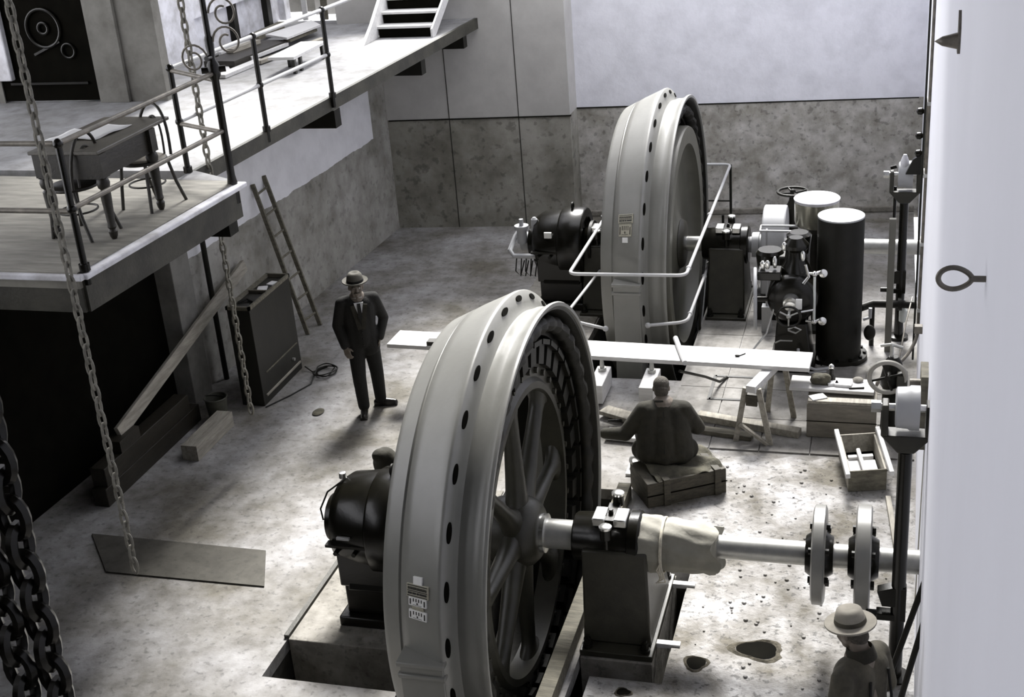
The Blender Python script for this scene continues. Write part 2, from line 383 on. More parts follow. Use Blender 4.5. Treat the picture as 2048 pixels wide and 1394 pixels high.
for y,x1 in ((11.05,-6.13),(14.72,-6.50),(17.7,-6.40),(19.6,-6.36)):
    struct(MB().box(-8.2,x1-.03,y-.09,y+.09,ZD-(.38 if y > 12 else .52),ZD-.16).build('beam_joist', IRONM, smooth=False))

# upper level walls
mb = MB(); mb.box(-9.68,-8.76,14.6,14.78,ZD,9.4); mb.box(-13,-11.15,14.6,14.78,ZD,9.4); mb.box(-11.15,-9.68,14.6,14.78,ZD+2.6,9.4)
struct(mb.build('wall_partition', GREYW, smooth=False))
struct(MB().box(-13,-10.92,14.52,14.61,ZD+.30,9.4).build('wall_partition_patch', WHITE, smooth=False, bevel=.02))
struct(MB().box(-9.70,-9.28,14.55,14.62,ZD,9.4).build('wall_partition_pilaster', GREYW, smooth=False, bevel=.006))
mb = MB(); mb.box(-10.0,-9.75,14.78,21.4,ZD+.56,9.4); mb.box(-10.0,-9.75,14.78,17.35,ZD,ZD+.56); mb.box(-10.0,-9.86,17.35,20.4,ZD,ZD+.56); mb.box(-10.6,-9.75,20.4,20.6,ZD,9.4)
struct(mb.build('wall_upper', WHITE, smooth=False))
mb = MB()
for y in (18.65,19.85): mb.box(-9.92,-9.76,y-.07,y+.07,ZD,ZD+.56)
struct(mb.build('trim_6', IRONM, smooth=False))
struct(MB().box(-13,-8.2,20.5,20.9,ZD+1.05,9.4).build('wall_upper_back', WHITE, smooth=False))
mb = MB(); mb.box(-13,-7.0,21.2,21.3,ZD,ZD+1.3); 
struct(mb.build('wall_upper_niche', GREYW, smooth=False))
# dark panelled door with ring mouldings
d = struct(MB().box(-11.15,-9.70,14.62,14.70,ZD+.02,ZD+2.6).build('door_1', CAVITY, smooth=False))
mb = MB(); mb.torus((-10.35,14.60,ZD+.95),(0,1,0),.24,.022,30,8); mb.torus((-10.35,14.60,ZD+.95),(0,1,0),.07,.02,20,8)
mb.torus((-10.05,14.60,ZD+.66),(0,1,0),.09,.016,20,8); mb.bar((-10.55,14.6,ZD+.62),(-10.15,14.6,ZD+.78),.03,.03); mb.bar((-11.0,14.6,ZD+.25),(-9.85,14.6,ZD+.25),.03,.03)
mb.build('door_moulding', IRON, d)
# unseen roof, dark to cut bounce, its rooflight opening shaped to steer the sun
mb = MB(); mb.box(-13,-10.2,-3.3,21.5,9.4,9.55); mb.box(-.2,WX+.5,-3.3,21.5,9.4,9.55); mb.box(-10.2,-.2,-3.3,13.9,9.4,9.55); mb.box(-10.2,-.2,20.8,21.5,9.4,9.55)
mb.box(-10.2,-5.7,13.9,16.4,9.4,9.55)  # added panel throws shade on the balcony and left floor
struct(mb.build('ceiling_light_mask', WOODD, smooth=False))

# ------------------------------------------------------------------ flywheel generators
def ring(mb, prof, Y, n=120):                       # closed profile (x, r) turned about the shaft
    return mb.lathe([(x, r) for x, r in prof], (0,Y,ZS), (1,0,0), n, loop=True)
def generator(dx, Y, spoked, label, foot_z):
    X = lambda x: x+dx
    g = thing('flywheel_generator', label, 'generator', (X(-3.1), Y, ZS-2.2), 'flywheel generators')
    # stator housing: tapered shoulder, broad belt, perforated flange face, waist and lip
    out = [(-3.46,1.82),(-3.475,1.825),(-3.46,1.845),(-3.43,1.86),(-3.32,1.915),(-3.312,1.905),(-3.300,1.905),(-3.295,1.925),(-3.22,1.965),(-3.12,2.01),(-3.02,2.055),(-2.965,2.082),(-2.945,2.085),(-2.93,2.078),
           (-2.895,1.985),(-2.885,1.945),(-2.865,1.92),(-2.84,1.925),(-2.79,1.945),(-2.755,1.945),(-2.72,1.95),(-2.69,1.965),(-2.665,1.985),(-2.645,1.992),(-2.63,1.985)]
    inn = [(-2.63,1.955),(-2.70,1.935),(-2.74,1.91),(-2.80,1.90),(-3.28,1.87),(-3.40,1.815)]
    ring(MB(), [(X(a),b) for a,b in out+inn], Y).build('stator_housing', GREY, g, ang=50)
    ring(MB(), [(X(-2.650),1.950),(X(-2.655),1.925),(X(-2.72),1.90),(X(-3.27),1.80),(X(-3.45),1.72),(X(-3.462),1.80),(X(-3.41),1.812),(X(-3.28),1.868),(X(-2.80),1.898),(X(-2.74),1.908),(X(-2.70),1.933)], Y).build('stator_frame_lining', IRONM, g, ang=50)
    n = 30                                           # ventilation slots round the flange face
    for i in range(n):
        a = 2*PI*(i+.42)/n; d = Vector((0,math.cos(a),math.sin(a))); t = Vector((0,-math.sin(a),math.cos(a)))
        c = Vector((X(-2.910), Y, ZS))+d*2.03; nn = (Vector((.93,0,0))+d*.36).normalized(); e = nn.cross(t)
        mb = MB(); A = [mb.V(c-nn*.03+t*(.078*math.cos(q))+e*(.026*math.sin(q))) for q in [2*PI*k/18 for k in range(18)]]; B_ = [mb.V(v.co+nn*.037) for v in A]
        mb.F(list(reversed(A))); mb.F(B_)
        for k in range(18): mb.F([A[k],A[(k+1)%18],B_[(k+1)%18],B_[k]])
        mb.build('ventilation_slot', CAVITY, g)  # black plug paints the inner dark of the slot
    # feet: the belt runs down into straight blocks front and back
    for sy, nm in ((-1,'front'),(1,'rear')):
        y = Y+sy*2.10; x0, x1 = X(-3.27), X(-2.935)
        mb = MB(); mb.box(x0,x1,min(y,y-sy*.6),max(y,y-sy*.6),-1.45,foot_z)
        mb.box(x0-.015,x1+.015,min(y+sy*.03,y-sy*.5),max(y+sy*.03,y-sy*.5),foot_z-.02,foot_z+.02); mb.box(x0-.015,x1+.015,min(y+sy*.018,y-sy*.5),max(y+sy*.018,y-sy*.5),foot_z-.13,foot_z-.09)
        mb.build('foot', GREY, g, bevel=.008)
    # stator core and end windings
    ring(MB(), [(X(-3.12),1.83),(X(-2.80),1.83),(X(-2.80),1.70),(X(-3.12),1.70)], Y).build('stator_core', IRONM, g, ang=40)
    mb = MB(); n = 220; rings = []; rr_ = random.Random(5)
    for i in range(n):
        a = 2*PI*i/n; k = .062+.012*math.sin(i*PI/2.5)+.010*rr_.random(); row = []
        for q in range(10):
            w = 2*PI*q/10; r = 1.80+k*math.cos(w); row.append(mb.V((X(-2.75)+k*1.1*math.sin(w), Y+r*math.cos(a), ZS+r*math.sin(a))))
        rings.append(row)
    for i in range(n):
        for q in range(10): mb.F([rings[i][q],rings[i][(q+1)%10],rings[(i+1)%n][(q+1)%10],rings[(i+1)%n][q]])
    mb.build('end_windings', IRONM, g)
    if spoked:
        mb = MB(); ring(mb, [(X(-3.03),1.24),(X(-2.82),1.24),(X(-2.82),1.30),(X(-2.86),1.34),(X(-2.86),1.46),(X(-2.99),1.46),(X(-2.99),1.34),(X(-3.03),1.30)], Y)
        mb.build('rotor_rim', GREYD, g, ang=40)
        mb = MB(); mb.lathe([(X(-3.15),.15),(X(-3.15),.28),(X(-3.05),.31),(X(-2.86),.31),(X(-2.79),.28),(X(-2.75),.24),(X(-2.735),.22),(X(-2.735),.14)], (0,Y,ZS),(1,0,0),48)
        mb.build('hub', GREYD, g, ang=50)
        for i in range(8):                            # oval arms widening into hub and rim
            a = PI/2 + 2*PI*i/8; mb = MB(); d = Vector((0,math.cos(a),math.sin(a))); t = Vector((0,-math.sin(a),math.cos(a))); e = Vector((1,0,0)); rings = []
            for r, w, h in ((.24,.16,.10),(.36,.095,.095),(.55,.070,.085),(.90,.058,.07),(1.10,.066,.065),(1.19,.12,.07),(1.26,.26,.08)):
                c = Vector((X(-2.93),Y,ZS))+d*r
                rings.append([mb.V(c+t*(w*math.cos(2*PI*k/16))+e*(h*math.sin(2*PI*k/16))) for k in range(16)])
            for A,B in zip(rings, rings[1:]):
                for k in range(16): mb.F([A[k],A[(k+1)%16],B[(k+1)%16],B[k]])
            mb.F(list(reversed(rings[0]))); mb.F(rings[-1])
            mb.build('arm', GREYD, g, ang=60)
        for i in range(36):                           # field poles round the rim
            a = 2*PI*(i+.5)/36; mb = MB(); d = Vector((0,math.cos(a),math.sin(a))); t = Vector((0,-math.sin(a),math.cos(a)))
            c = Vector((X(-2.93),Y,ZS))
            mb.bar(c+d*1.45, c+d*1.62, .17, .26, (1,0,0)); mb.bar(c+d*1.62, c+d*1.665, .24, .34, (1,0,0))
            mb.build('field_pole', IRONM, g)
        for i in range(36):
            mb = MB(); a = 2*PI*(i+.5)/36; c = Vector((X(-2.855), Y+1.395*math.cos(a), ZS+1.395*math.sin(a))); mb.cyl(c-Vector((.03,0,0)), c+Vector((.025,0,0)), .028, n=6); mb.build('rim_bolt', GREYD, g)
    else:
        mb = MB(); mb.lathe([(X(-2.70),.30),(X(-2.745),.32),(X(-2.80),.45),(X(-2.86),.9),(X(-2.85),1.22),(X(-2.80),1.30),(X(-2.72),1.335),(X(-2.655),1.35),(X(-2.65),1.57),(X(-2.68),1.585),(X(-3.0),1.585)], (0,Y,ZS),(1,0,0),96)
        mb.build('rotor_disc', mat('grey_rotor_paint', (.11,.107,.085), .4, 0, .12, 4), g, ang=50)
        mb = MB(); mb.lathe([(X(-2.90),.10),(X(-2.74),.34),(X(-2.69),.31),(X(-2.67),.20),(X(-2.66),.12)], (0,Y,ZS),(1,0,0),40)
        mb.build('hub', GREYD, g, ang=50)
    return g
def belt_frame(dx, Y, a, x=-3.13):
    """tangent frame on the belt at angle a (degrees from +Y), for the riveted plates"""
    a = math.radians(a); r = 2.008 + (x+3.13)*.42
    n = Vector((-.38, .925*math.cos(a), .925*math.sin(a))).normalized(); t = Vector((0,math.sin(a),-math.cos(a)))
    c = Vector((x+dx, Y+r*math.cos(a), ZS+r*math.sin(a))); u = n.cross(t).normalized()
    if u.x < 0: u = -u
    return Matrix(((u.x,t.x,n.x,c.x),(u.y,t.y,n.y,c.y),(u.z,t.z,n.z,c.z),(0,0,0,1)))
def plate(g, name, T, w, h, m, marks=(), mm=MARK, frame=None):
    """w across the belt, h down it; marks are boxes (u0,u1,v0,v1) in plate units"""
    mb = MB(T); mb.box(-w/2,w/2,-h/2,h/2,-.004,.012); p = mb.build(name, m, g, bevel=.002, smooth=False)
    if marks:
        mb = MB(T)
        for a,b,c,d in marks: mb.box(a*w/2,b*w/2,c*h/2,d*h/2,.011,.0145)
        mb.build('plate_lettering', mm, p, smooth=False)
G1 = generator(0, Y1, True, 'large grey spoked flywheel generator in the near pit, white nameplates on its rim', 1.02)
G2 = generator(.09, Y2, False, 'large grey solid-disc flywheel generator in the far pit, inside a pale guard rail', 1.06)
words = [(-.86,-.5,-.55,-.25),(-.44,-.12,-.55,-.25),(-.06,.16,-.55,-.25),(.22,.86,-.55,-.25),(-.9,.9,-.86,-.74),(-.9,.9,-.12,0)]
letters = [(-.86+.135*i, -.86+.135*i+.085, .12+.03*(i%2), .52) for i in range(13)]+[(-.9,.9,.72,.84)]
plate(G1, 'small_white_plate', belt_frame(0,Y1,159.4), .085,.065, PLATEW)
plate(G1, 'maker_plate', belt_frame(0,Y1,161.5), .21,.098, PLATED, words+letters)
vals = [(-.86,-.74,-.7,.55),(.74,.86,-.7,.55)]+[(x,x+.09,.0,.72) for x in (-.48,-.18,.12,.42)]+[(-.08,.06,-.55,-.2),(-.5,.5,-.74,-.68)]
plate(G1, 'rating_plate', belt_frame(0,Y1,163.8), .17,.066, PLATEW, vals)
plate(G1, 'rating_plate', belt_frame(0,Y1,166.6), .17,.070, PLATEW, vals)
plate(G1, 'name_strip', belt_frame(0,Y1,165.2), .11,.026, PLATED)
plate(G2, 'maker_plate', belt_frame(.09,Y2,152.4), .21,.115, PLATED, words+letters)
plate(G2, 'rating_plate', belt_frame(.09,Y2,156.4), .18,.15, PLATED, vals)
plate(G2, 'small_white_plate', belt_frame(.09,Y2,159.8), .075,.065, PLATEW)

# ------------------------------------------------------------------ shafts, bearings, exciters
def shaft(Y, x0, x1, label, prof):
    t = thing('line_shaft', label, 'shaft', (x0,Y,ZS))
    MB().lathe([(x-x0, r) for x, r in prof], (x0,Y,ZS), (1,0,0), 40).build('shaft_bar', STEELD, t, ang=40)
    return t
sh = shaft(Y1, -3.9, WX+.25, 'polished near shaft with two coupling discs running from the near generator into the right wall',
      [(-3.9,.13),(-2.80,.13),(-2.79,.165),(-2.70,.165),(-2.69,.128),(-1.3,.128),(-1.29,.098),(WX+.25,.098)])
MB().lathe([(-2.80,.10),(-2.79,.17),(-2.685,.17),(-2.675,.10)],(0,Y1,ZS),(1,0,0),40).build('shaft_collar', STEEL, sh)
for x, w, r in ((-.405,.105,.405),(-.06,.125,.43)):
    p = MB().lathe([(x-w/2,.1),(x-w/2,r-.03),(x-w/2+.012,r),(x+w/2-.012,r),(x+w/2,r-.03),(x+w/2,.1)],(0,Y1,ZS),(1,0,0),64).build('coupling_disc', DISC, sh, ang=40)
    MB().lathe([(x-w/2-.055,.09),(x-w/2-.055,.15),(x-w/2,.19),(x+w/2,.19),(x+w/2+.06,.15),(x+w/2+.06,.09)],(0,Y1,ZS),(1,0,0),40).build('coupling_hub', IRON, p)
    for k in range(6):
        a = 2*PI*k/6+.4; MB().cyl((x-w/2-.025,Y1+.25*math.cos(a),ZS+.25*math.sin(a)),(x+w/2+.03,Y1+.25*math.cos(a),ZS+.25*math.sin(a)),.028,n=6).build('coupling_bolt', IRONM, p)
def oil_cup(parent, x, y, z, r=.055, h=.11):
    mb = MB().cyl((x,y,z-.09),(x,y,z),.02); mb.lathe([(0,.03),(.015,r*.9),(h,r*.9)],(x,y,z),(0,0,1),20); c = mb.build('oil_cup', IRON, parent)
    lab(MB().lathe([(0,r),(.018,r),(.026,r*.8),(.03,0)],(x,y,z+h),(0,0,1),20).build('oil_cup_lid', STEEL, c),'bright polished oil cup lid')
def pedestal(x0, x1, Y, label, R=.225, fx=.02, fy=.62, by=.62, group='bearing pedestals'):
    xm = (x0+x1)/2; t = thing('bearing_pedestal', label, 'bearing', (xm,Y,0), group)
    f, b = Y-fy, Y+by
    # standard: foot plate, A-shaped body tapering up to the bearing
    MB().box(x0+.02,x1+fx,f+.0,b,0,.055).build('foot_plate', GREYD, t, bevel=.006)
    mb = MB(); w0 = x0+.03; w1 = x1-.03
    mb = MB(); L_ = [[(x0+.03,f+.13),(x1+fx-.03,f+.13),(x1+fx-.03,b-.14),(x0+.03,b-.14)],[(x0+.03,Y-R-.03),(x1+fx-.06,Y-R-.03),(x1+fx-.06,Y+R+.12),(x0+.03,Y+R+.12)]]
    rr = [[mb.V((x,y,.055)) for x,y in L_[0]],[mb.V((x,y,.055+.55*(ZS-.1))) for x,y in [((p[0]*.45+q[0]*.55),(p[1]*.38+q[1]*.62)) for p,q in zip(*L_)]],[mb.V((x,y,ZS-.08)) for x,y in L_[1]],[mb.V((x,y,ZS+.02)) for x,y in L_[1]]]
    for A_,B_ in zip(rr,rr[1:]):
        for k in range(4): mb.F([A_[k],A_[(k+1)%4],B_[(k+1)%4],B_[k]])
    mb.F(list(reversed(rr[0]))); mb.F(rr[-1]); mb.build('standard', GREYD, t, bevel=.02)
    # bearing shell with end collars, split cap
    mb = MB().lathe([(x0-.07,.13),(x0-.07,R*.86),(x0-.05,R*.93),(x0+.09,R*.97),(x0+.10,R),(x1-.10,R),(x1-.09,R*1.10),(x1-.01,R*1.12),(x1+.01,R*1.02),(x1+.01,.13)],(0,Y,ZS),(1,0,0),56)
    mb.build('bearing_shell', IRON, t, ang=40)
    for xx in ((x0+.11, x0+.22), (x1-.21, x1-.10)):
        lab(MB().box(xx[0],xx[1],Y-.15,Y+.06,ZS+R-.03,ZS+R+.045).build('inspection_lid', STEEL, t, bevel=.01), 'bright steel inspection lid')
    mb = MB().box(xm-.05,xm+.05,Y-.14,Y+.16,ZS+R-.05,ZS+R+.03); mb.cyl((xm,Y-.02,ZS+R),(xm,Y-.02,ZS+R+.07),.022); mb.build('cap_bridge', IRON, t, bevel=.006)
    oil_cup(t, xm-.0, Y-.26, ZS+R-.08); oil_cup(t, xm+.02, Y+.20, ZS+R-.02)
    for xx in (x0+.08,x1+fx-.07):
        for yy in (f+.065, b-.065):
            mb = MB(); mb.cyl((xx,yy,.05),(xx,yy,.085),.045,n=20); mb.cyl((xx,yy,.085),(xx,yy,.14),.032,n=6); mb.cyl((xx,yy,.14),(xx,yy,.17),.018); mb.build('holding_down_bolt', IRONM, t)
    return t
pedestal(-2.36, -1.86, Y1, 'dark grey bearing pedestal of the near shaft with bright oil cup lids', fx=.14, fy=.48, by=.78)
sh2 = shaft(Y2, -3.95, WX+.25, 'far shaft running from the far generator into the right wall behind the tall black tank',
      [(-3.95,.12),(-3.0,.12),(-2.72,.12),(-2.71,.10),(-2.36,.10),(WX+.25,.10)])
lab(MB().lathe([(-2.655,.09),(-2.655,.105),(-2.39,.105),(-2.39,.09)],(0,Y2,ZS),(1,0,0),40).build('journal', STEEL, sh2), 'bright polished journal')
pedestal(-2.28, -1.74, Y2, 'dark bearing pedestal beside the disc of the far generator', R=.23)
pedestal(-4.0, -3.52, Y2, 'bearing pedestal between the far dynamo and the far generator', R=.21)
# pale wrapping tied round the near shaft
mb = MB(); prof = []; n = 44; rings = []
for k in range(15):
    t = k/14; x = -1.90+.66*t; row = []
    for i in range(n):
        a = 2*PI*i/n; r = .245-.055*t+.006*math.sin(5*a+7*t)+.007*math.sin(11*a-9*t)+.006*random.random()
        if .30 < t < .38: r -= .02
        if t > .9: r += .02*math.sin(3*a+1)
        sag = -.03+.01*t
        row.append(mb.V((x+(.035*math.sin(4*a) if k in (0,14) else 0)+.04*(1-math.sin(a))*(t if k==14 else 0)*.5, Y1+r*math.cos(a)*.97, ZS+sag*.6+r*math.sin(a)*(1.0 if math.sin(a)>0 else 1.08))))
    rings.append(row)
for A,B in zip(rings,rings[1:]):
    for i in range(n): mb.F([A[i],A[(i+1)%n],B[(i+1)%n],B[i]])
mb.F(list(reversed(rings[0]))); mb.F(rings[-1])
w = thing('paper_wrapping', 'pale paper wrapping tied with twine round the near shaft beside its bearing', 'wrapping', (-1.6,Y1,ZS))
mb.build('paper_sleeve', WRAP, w, ang=60)
mb = MB(); mb.torus((-1.675,Y1,ZS-.025),(1,0,0),.232,.008,40,6); mb.torus((-1.665,Y1,ZS-.025),(1,0,0),.234,.007,40,6)
for k in range(5):
    a = .5*k; mb.tube([(-1.67,Y1-.235,ZS-.06),(-1.70+.02*k,Y1-.25-.01*k,ZS-.12-.02*k),(-1.66-.012*k,Y1-.24,ZS-.20-.012*k)],.006,6)
mb.build('twine', TWINE, w)

def exciter(x0, Y, label, cup=True):
    """small dynamo overhung on the shaft end: yoke ring, end shield, terminal ring and cast foot"""
    t = thing('exciter_dynamo', label, 'dynamo', (x0+.35,Y,0), 'exciter dynamos')
    c = (0,Y,ZS)
    MB().lathe([(x0+.04,.30),(x0+.06,.36),(x0+.16,.425),(x0+.42,.455),(x0+.43,.44),(x0+.43,.30)],c,(1,0,0),56).build('end_shield', IRON, t, ang=40)
    MB().lathe([(x0+.43,.30),(x0+.43,.47),(x0+.45,.485),(x0+.74,.485),(x0+.76,.47),(x0+.76,.36),(x0+.70,.30)],c,(1,0,0),56).build('magnet_yoke', IRON, t, ang=40)
    MB().lathe([(x0-.06,.0),(x0-.06,.17),(x0-.045,.215),(x0+.05,.23),(x0+.07,.18)],c,(1,0,0),40).build('bearing_cap', IRON, t, ang=40)
    MB().lathe([(x0+.76,.11),(x0+.80,.11),(x0+.82,.30),(x0+.86,.30),(x0+.87,.11)],c,(1,0,0),40).build('commutator_end', IRONM, t)
    mb = MB(); mb.extr([(x0+.08,Y-.44,.02),(x0+.78,Y-.44,.02),(x0+.78,Y+.44,.02),(x0+.08,Y+.44,.02)],(0,0,.10))
    mb.extr([(x0+.14,Y-.36,.12),(x0+.74,Y-.36,.12),(x0+.74,Y+.36,.12),(x0+.14,Y+.36,.12)],(0,0,.30))
    mb.extr([(x0+.2,Y-.43,.40),(x0+.2,Y-.35,.55),(x0+.2,Y+.35,.55),(x0+.2,Y+.43,.40)],(.52,0,0)); mb.box(x0+.12,x0+.74,Y-.40,Y+.40,.42,ZS-.12); mb.build('cast_foot', IRON, t, bevel=.015)
    mb = MB().torus((x0+.58,Y,ZS+.52),(1,0,0),.045,.014,16,6); mb.cyl((x0+.58,Y,ZS+.45),(x0+.58,Y,ZS+.49),.02); mb.build('lifting_eye', IRONM, t)
    mb = MB().box(x0+.06,x0+.44,Y-.462,Y-.38,ZS-.03,ZS-.005)
    for xx in (x0+.16,x0+.33): mb.cyl((xx,Y-.49,ZS-.07),(xx,Y-.38,ZS-.07),.022,n=6)
    mb.build('split_flange', IRONM, t)
    return t
e1 = exciter(-4.62, Y1, 'glossy black exciter dynamo on the plinth left of the near generator')
MB().tube([(-4.5,Y1-.1,ZS+.42),(-4.6,Y1-.18,ZS+.36),(-4.66,Y1-.24,ZS+.22),(-4.64,Y1-.26,ZS+.12)],.008,6).build('brush_lead', IRONM, e1)
lab(MB().box(-4.44,-4.32,Y1-.472,Y1-.44,ZS+.06,ZS+.085).build('shield_bolt_strip', CASTG, e1, bevel=.004),'pale worn strip')
for xx in (-4.52,): lab(MB().lathe([(0,.035),(.05,.03),(.055,0)],(xx,Y1+.0,ZS+.41),(0,0,1),14).build('oil_hole_plug', STEEL, e1),'bright oil plug')
e2 = exciter(-4.72, Y2, 'black exciter dynamo with open brush gear at the far end of the far set')
lab(MB().box(-4.46,-4.36,Y2-.43,Y2-.40,ZS+.19,ZS+.27).build('number_plate', PLATEW, e2, smooth=False),'small white number plate')
mb = MB()                                             # brush rocker and slip ring gear hung out on the left
mb.tube([(-4.62,Y2-.35,ZS-.10),(-4.93,Y2-.35,ZS-.10),(-5.0,Y2-.30,ZS-.04),(-4.98,Y2-.05,ZS+.08),(-4.9,Y2+.05,ZS+.2)],.035,10)
mb.cyl((-4.86,Y2-.12,ZS+.02),(-4.86,Y2-.12,ZS+.22),.07); mb.cyl((-4.86,Y2-.12,ZS+.22),(-4.86,Y2-.12,ZS+.27),.10); mb.cyl((-4.86,Y2-.12,ZS+.27),(-4.86,Y2-.12,ZS+.36),.03)
mb.cyl((-4.9,Y2,ZS),(-4.6,Y2,ZS),.13)
o = mb.build('brush_gear', CASTG, e2); lab(o,'pale metal brush gear')
mb = MB()
for k in range(4): mb.tube([(-4.9+.07*k,Y2-.33,ZS-.12),(-4.92+.07*k,Y2-.36,ZS-.32-.05*(k%2)),(-4.86+.07*k,Y2-.34,ZS-.40),(-4.80+.06*k,Y2-.30,ZS-.18)],.009,6)
mb.build('brush_cables', IRONM, e2)
lab(MB().lathe([(0,.05),(.11,.045),(.14,.02)],(-4.66,Y2-.15,ZS+.26),(0,0,1),14).build('oil_reservoir', CASTG, e2),'pale oil reservoir')
# foundation block carrying the far dynamo
struct(MB().box(-4.95,-3.72,15.9,17.7,-.1,.02).build('floor_plinth_far', FOUND, smooth=False, bevel=.01))
# the dark bundle behind the near dynamo
mb = MB(); mb.ball((-4.50,10.22,.93),(.13,.12,.17)); mb.ball((-4.30,10.22,.86),(.16,.14,.19)); mb.ball((-4.38,10.25,.46),(.22,.2,.45)); mb.ball((-4.53,10.16,1.04),(.08,.08,.07)); mb.ball((-4.22,10.2,.98),(.08,.08,.08)); mb.ball((-4.42,10.14,.78),(.1,.1,.12))
o = blob(mb,'cloth_bundle',WORK,None,.022,3); tag(o,'dark crumpled cloth bundle standing behind the near dynamo','bundle')

# ------------------------------------------------------------------ railings, lamp standard, stairs
def railing(name, label, posts, rails, m, ends=()):
    t = thing(name, label, 'railing', posts[0], 'iron pipe railings')
    for p in posts:
        x,y,z = p; mb = MB().cyl((x,y,z-.12),(x,y,z+1.05),.028,n=12); mb.cyl((x,y,z),(x,y,z+.06),.045,n=12)
        for h in (.52,1.05): mb.ball((x,y,z+h),.042,12,8)
        mb.build('post', IRON, t)
    for r in rails: MB().tube(r, .022, 10).build('rail', m, t)
    return t
RUST = mat('worn_rail_pipe', (.17,.155,.13), .5, .3, .35, 9, bump=.1)
A, B, Cc = (-6.2,8.62,ZD), (-6.10,11.06,ZD), (-6.77,11.42,ZD)
D_, E_ = (-6.655,13.03,ZD), (-6.53,14.645,ZD)
def hz(p, h): return (p[0],p[1],p[2]+h)
railing('balcony_railing', 'worn two-bar pipe railing along the balcony edge in front of the writing table', [A,Cc,(-9.5,8.66,ZD)],
        [[hz((-9.5,8.66,ZD),1.05),hz(A,1.05)],[hz((-9.5,8.66,ZD),.50),hz(A,.50)],[hz(A,1.05),hz(B,1.07)],[hz(A,.52),hz(B,.52)],[hz(B,1.0),hz(Cc,1.03)],[hz(B,.50),hz(Cc,.50)]], RUST)
railing('walkway_railing', 'dark-posted pipe railing along the white walkway edge', [D_,E_],
        [[hz(Cc,1.05),hz(D_,1.05),hz(E_,1.05),(-6.46,15.7,ZD+1.05)],[hz(Cc,.52),hz(D_,.52),hz(E_,.52)]], RAILP)
t = thing('lamp_standard', 'tall dark standard with scrolled brackets at the balcony corner', 'lamp post', B)
x,y,z = B
MB().lathe([(-.2,.05),(0,.05),(.08,.038),(1.0,.036),(1.05,.06),(1.15,.06),(1.2,.034),(1.38,.045),(1.42,.03),(3.2,.026)],(x,y,z),(0,0,1),16).build('post', IRON, t)
for s_, zz in ((1,1.62),(1,1.36),(-1,1.2)):
    mb = MB(); pts = []
    for k in range(26):
        a = k/25*2.6*PI; rr = .15*(1-.62*k/25); pts.append((x+s_*(.05+.14-rr*math.cos(a)*1.0), y, z+zz+rr*math.sin(a)*1.0))
    mb.tube(pts, .011, 6); mb.build('scroll', RUST, t)
mb = MB(); mb.cyl((x-.10,y-.05,z+1.10),(x+.10,y+.05,z+1.10),.03); mb.cyl((x,y-.10,z+1.22),(x,y+.1,z+1.22),.025); mb.build('clamp', IRON, t)

st = thing('staircase', 'short white open staircase at the end of the upper walkway', 'stairs', (-6.95,18.5,ZD))
for k in range(7):
    y0 = 18.50+.24*k; z0 = ZD+.17*(k+1)
    MB().box(-7.40,-6.55+.02*k,y0,y0+.27,z0-.035,z0).build('tread', WOODW, st, bevel=.004, smooth=False)
    lab(MB().box(-7.38,-6.57+.02*k,y0+.03,y0+.05,z0-.17,z0-.036).build('riser', CAVITY, st, smooth=False),'dark riser')
mb = MB(); mb.extr([(-7.44,17.9,ZD),(-7.44,18.5,ZD),(-7.44,20.3,ZD+1.2),(-7.44,20.3,ZD+1.6),(-7.44,18.3,ZD+.22)],(.05,0,0)); mb.build('stringer', WOODW, st, bevel=.004, smooth=False)
MB().extr([(-6.54,18.46,ZD),(-6.54,18.6,ZD),(-6.40,20.3,ZD+1.2),(-6.40,20.3,ZD+1.36),(-6.54,18.46,ZD+.12)],(.03,0,0)).build('stringer', WOODW, st, smooth=False)

# loose boards left lying on the upper floor
def board(p0, p1, w, h, m, name, label, cat='board', group=None, up=(0,0,1), bev=.004):
    c = (Vector(p0)+Vector(p1))/2; mb = MB().bar(p0,p1,w,h,up)
    return tag(mb.build(name, m, None, bev, smooth=False, at=(c.x,c.y,min(p0[2],p1[2])-h/2)), label, cat, group)
g = 'loose boards on the upper floor'
for p0,p1,w,h,m,l in (((-9.50,17.45,.03),(-9.38,18.30,.03),.10,.05,WOODW,'narrow pale board lying nearest the openings in the upper white wall'),
    ((-9.10,17.05,.14),(-9.0,17.75,.14),.12,.06,WOODL,'short pale board across the dark pile behind the first walkway post'),
    ((-8.76,16.90,.06),(-8.64,17.90,.06),.14,.05,WOODW,'pale board lying just behind the first walkway post'),
    ((-9.32,18.35,.10),(-9.32,19.30,.10),.10,.12,WOODM,'grey squared timber below the second opening of the white wall'),
    ((-8.50,16.70,.04),(-8.22,18.35,.04),.09,.05,WOODL,'long thin board pointing along the walkway to the second post'),
    ((-8.62,17.95,.10),(-8.55,18.80,.10),.12,.04,WOODM,'grey board under the front edge of the pale sheet'),
    ((-9.24,16.98,.02),(-8.70,16.12,.02),.13,.04,WOODW,'short white board laid slantwise beside the lamp standard'),
    ((-8.66,15.85,.03),(-8.56,16.9,.03),.16,.05,WOODW,'low white board along the front of the dark timber pile'),
    ((-9.0,16.5,.06),(-8.86,18.0,.06),.5,.10,WOODD,'wide dark plank at the bottom of the timber pile')):
    board((p0[0],p0[1],ZD+p0[2]),(p1[0],p1[1],ZD+p1[2]),w,h,m,'loose_board',l,'board',g)
tag(MB().extr([(-9.05,18.15,ZD+.14),(-8.55,17.82,ZD+.14),(-8.45,18.85,ZD+.14),(-8.80,19.3,ZD+.14)],(0,0,.03)).build('pale_sheet', WOODW, None, smooth=False, at=(-8.7,18.5,ZD)),'large pale sheet lying on the loose boards of the upper floor','sheet')
lb = thing('low_bench', 'low white bench with dark legs standing at the walkway edge between the posts', 'bench', (-7.65,16.5,ZD))
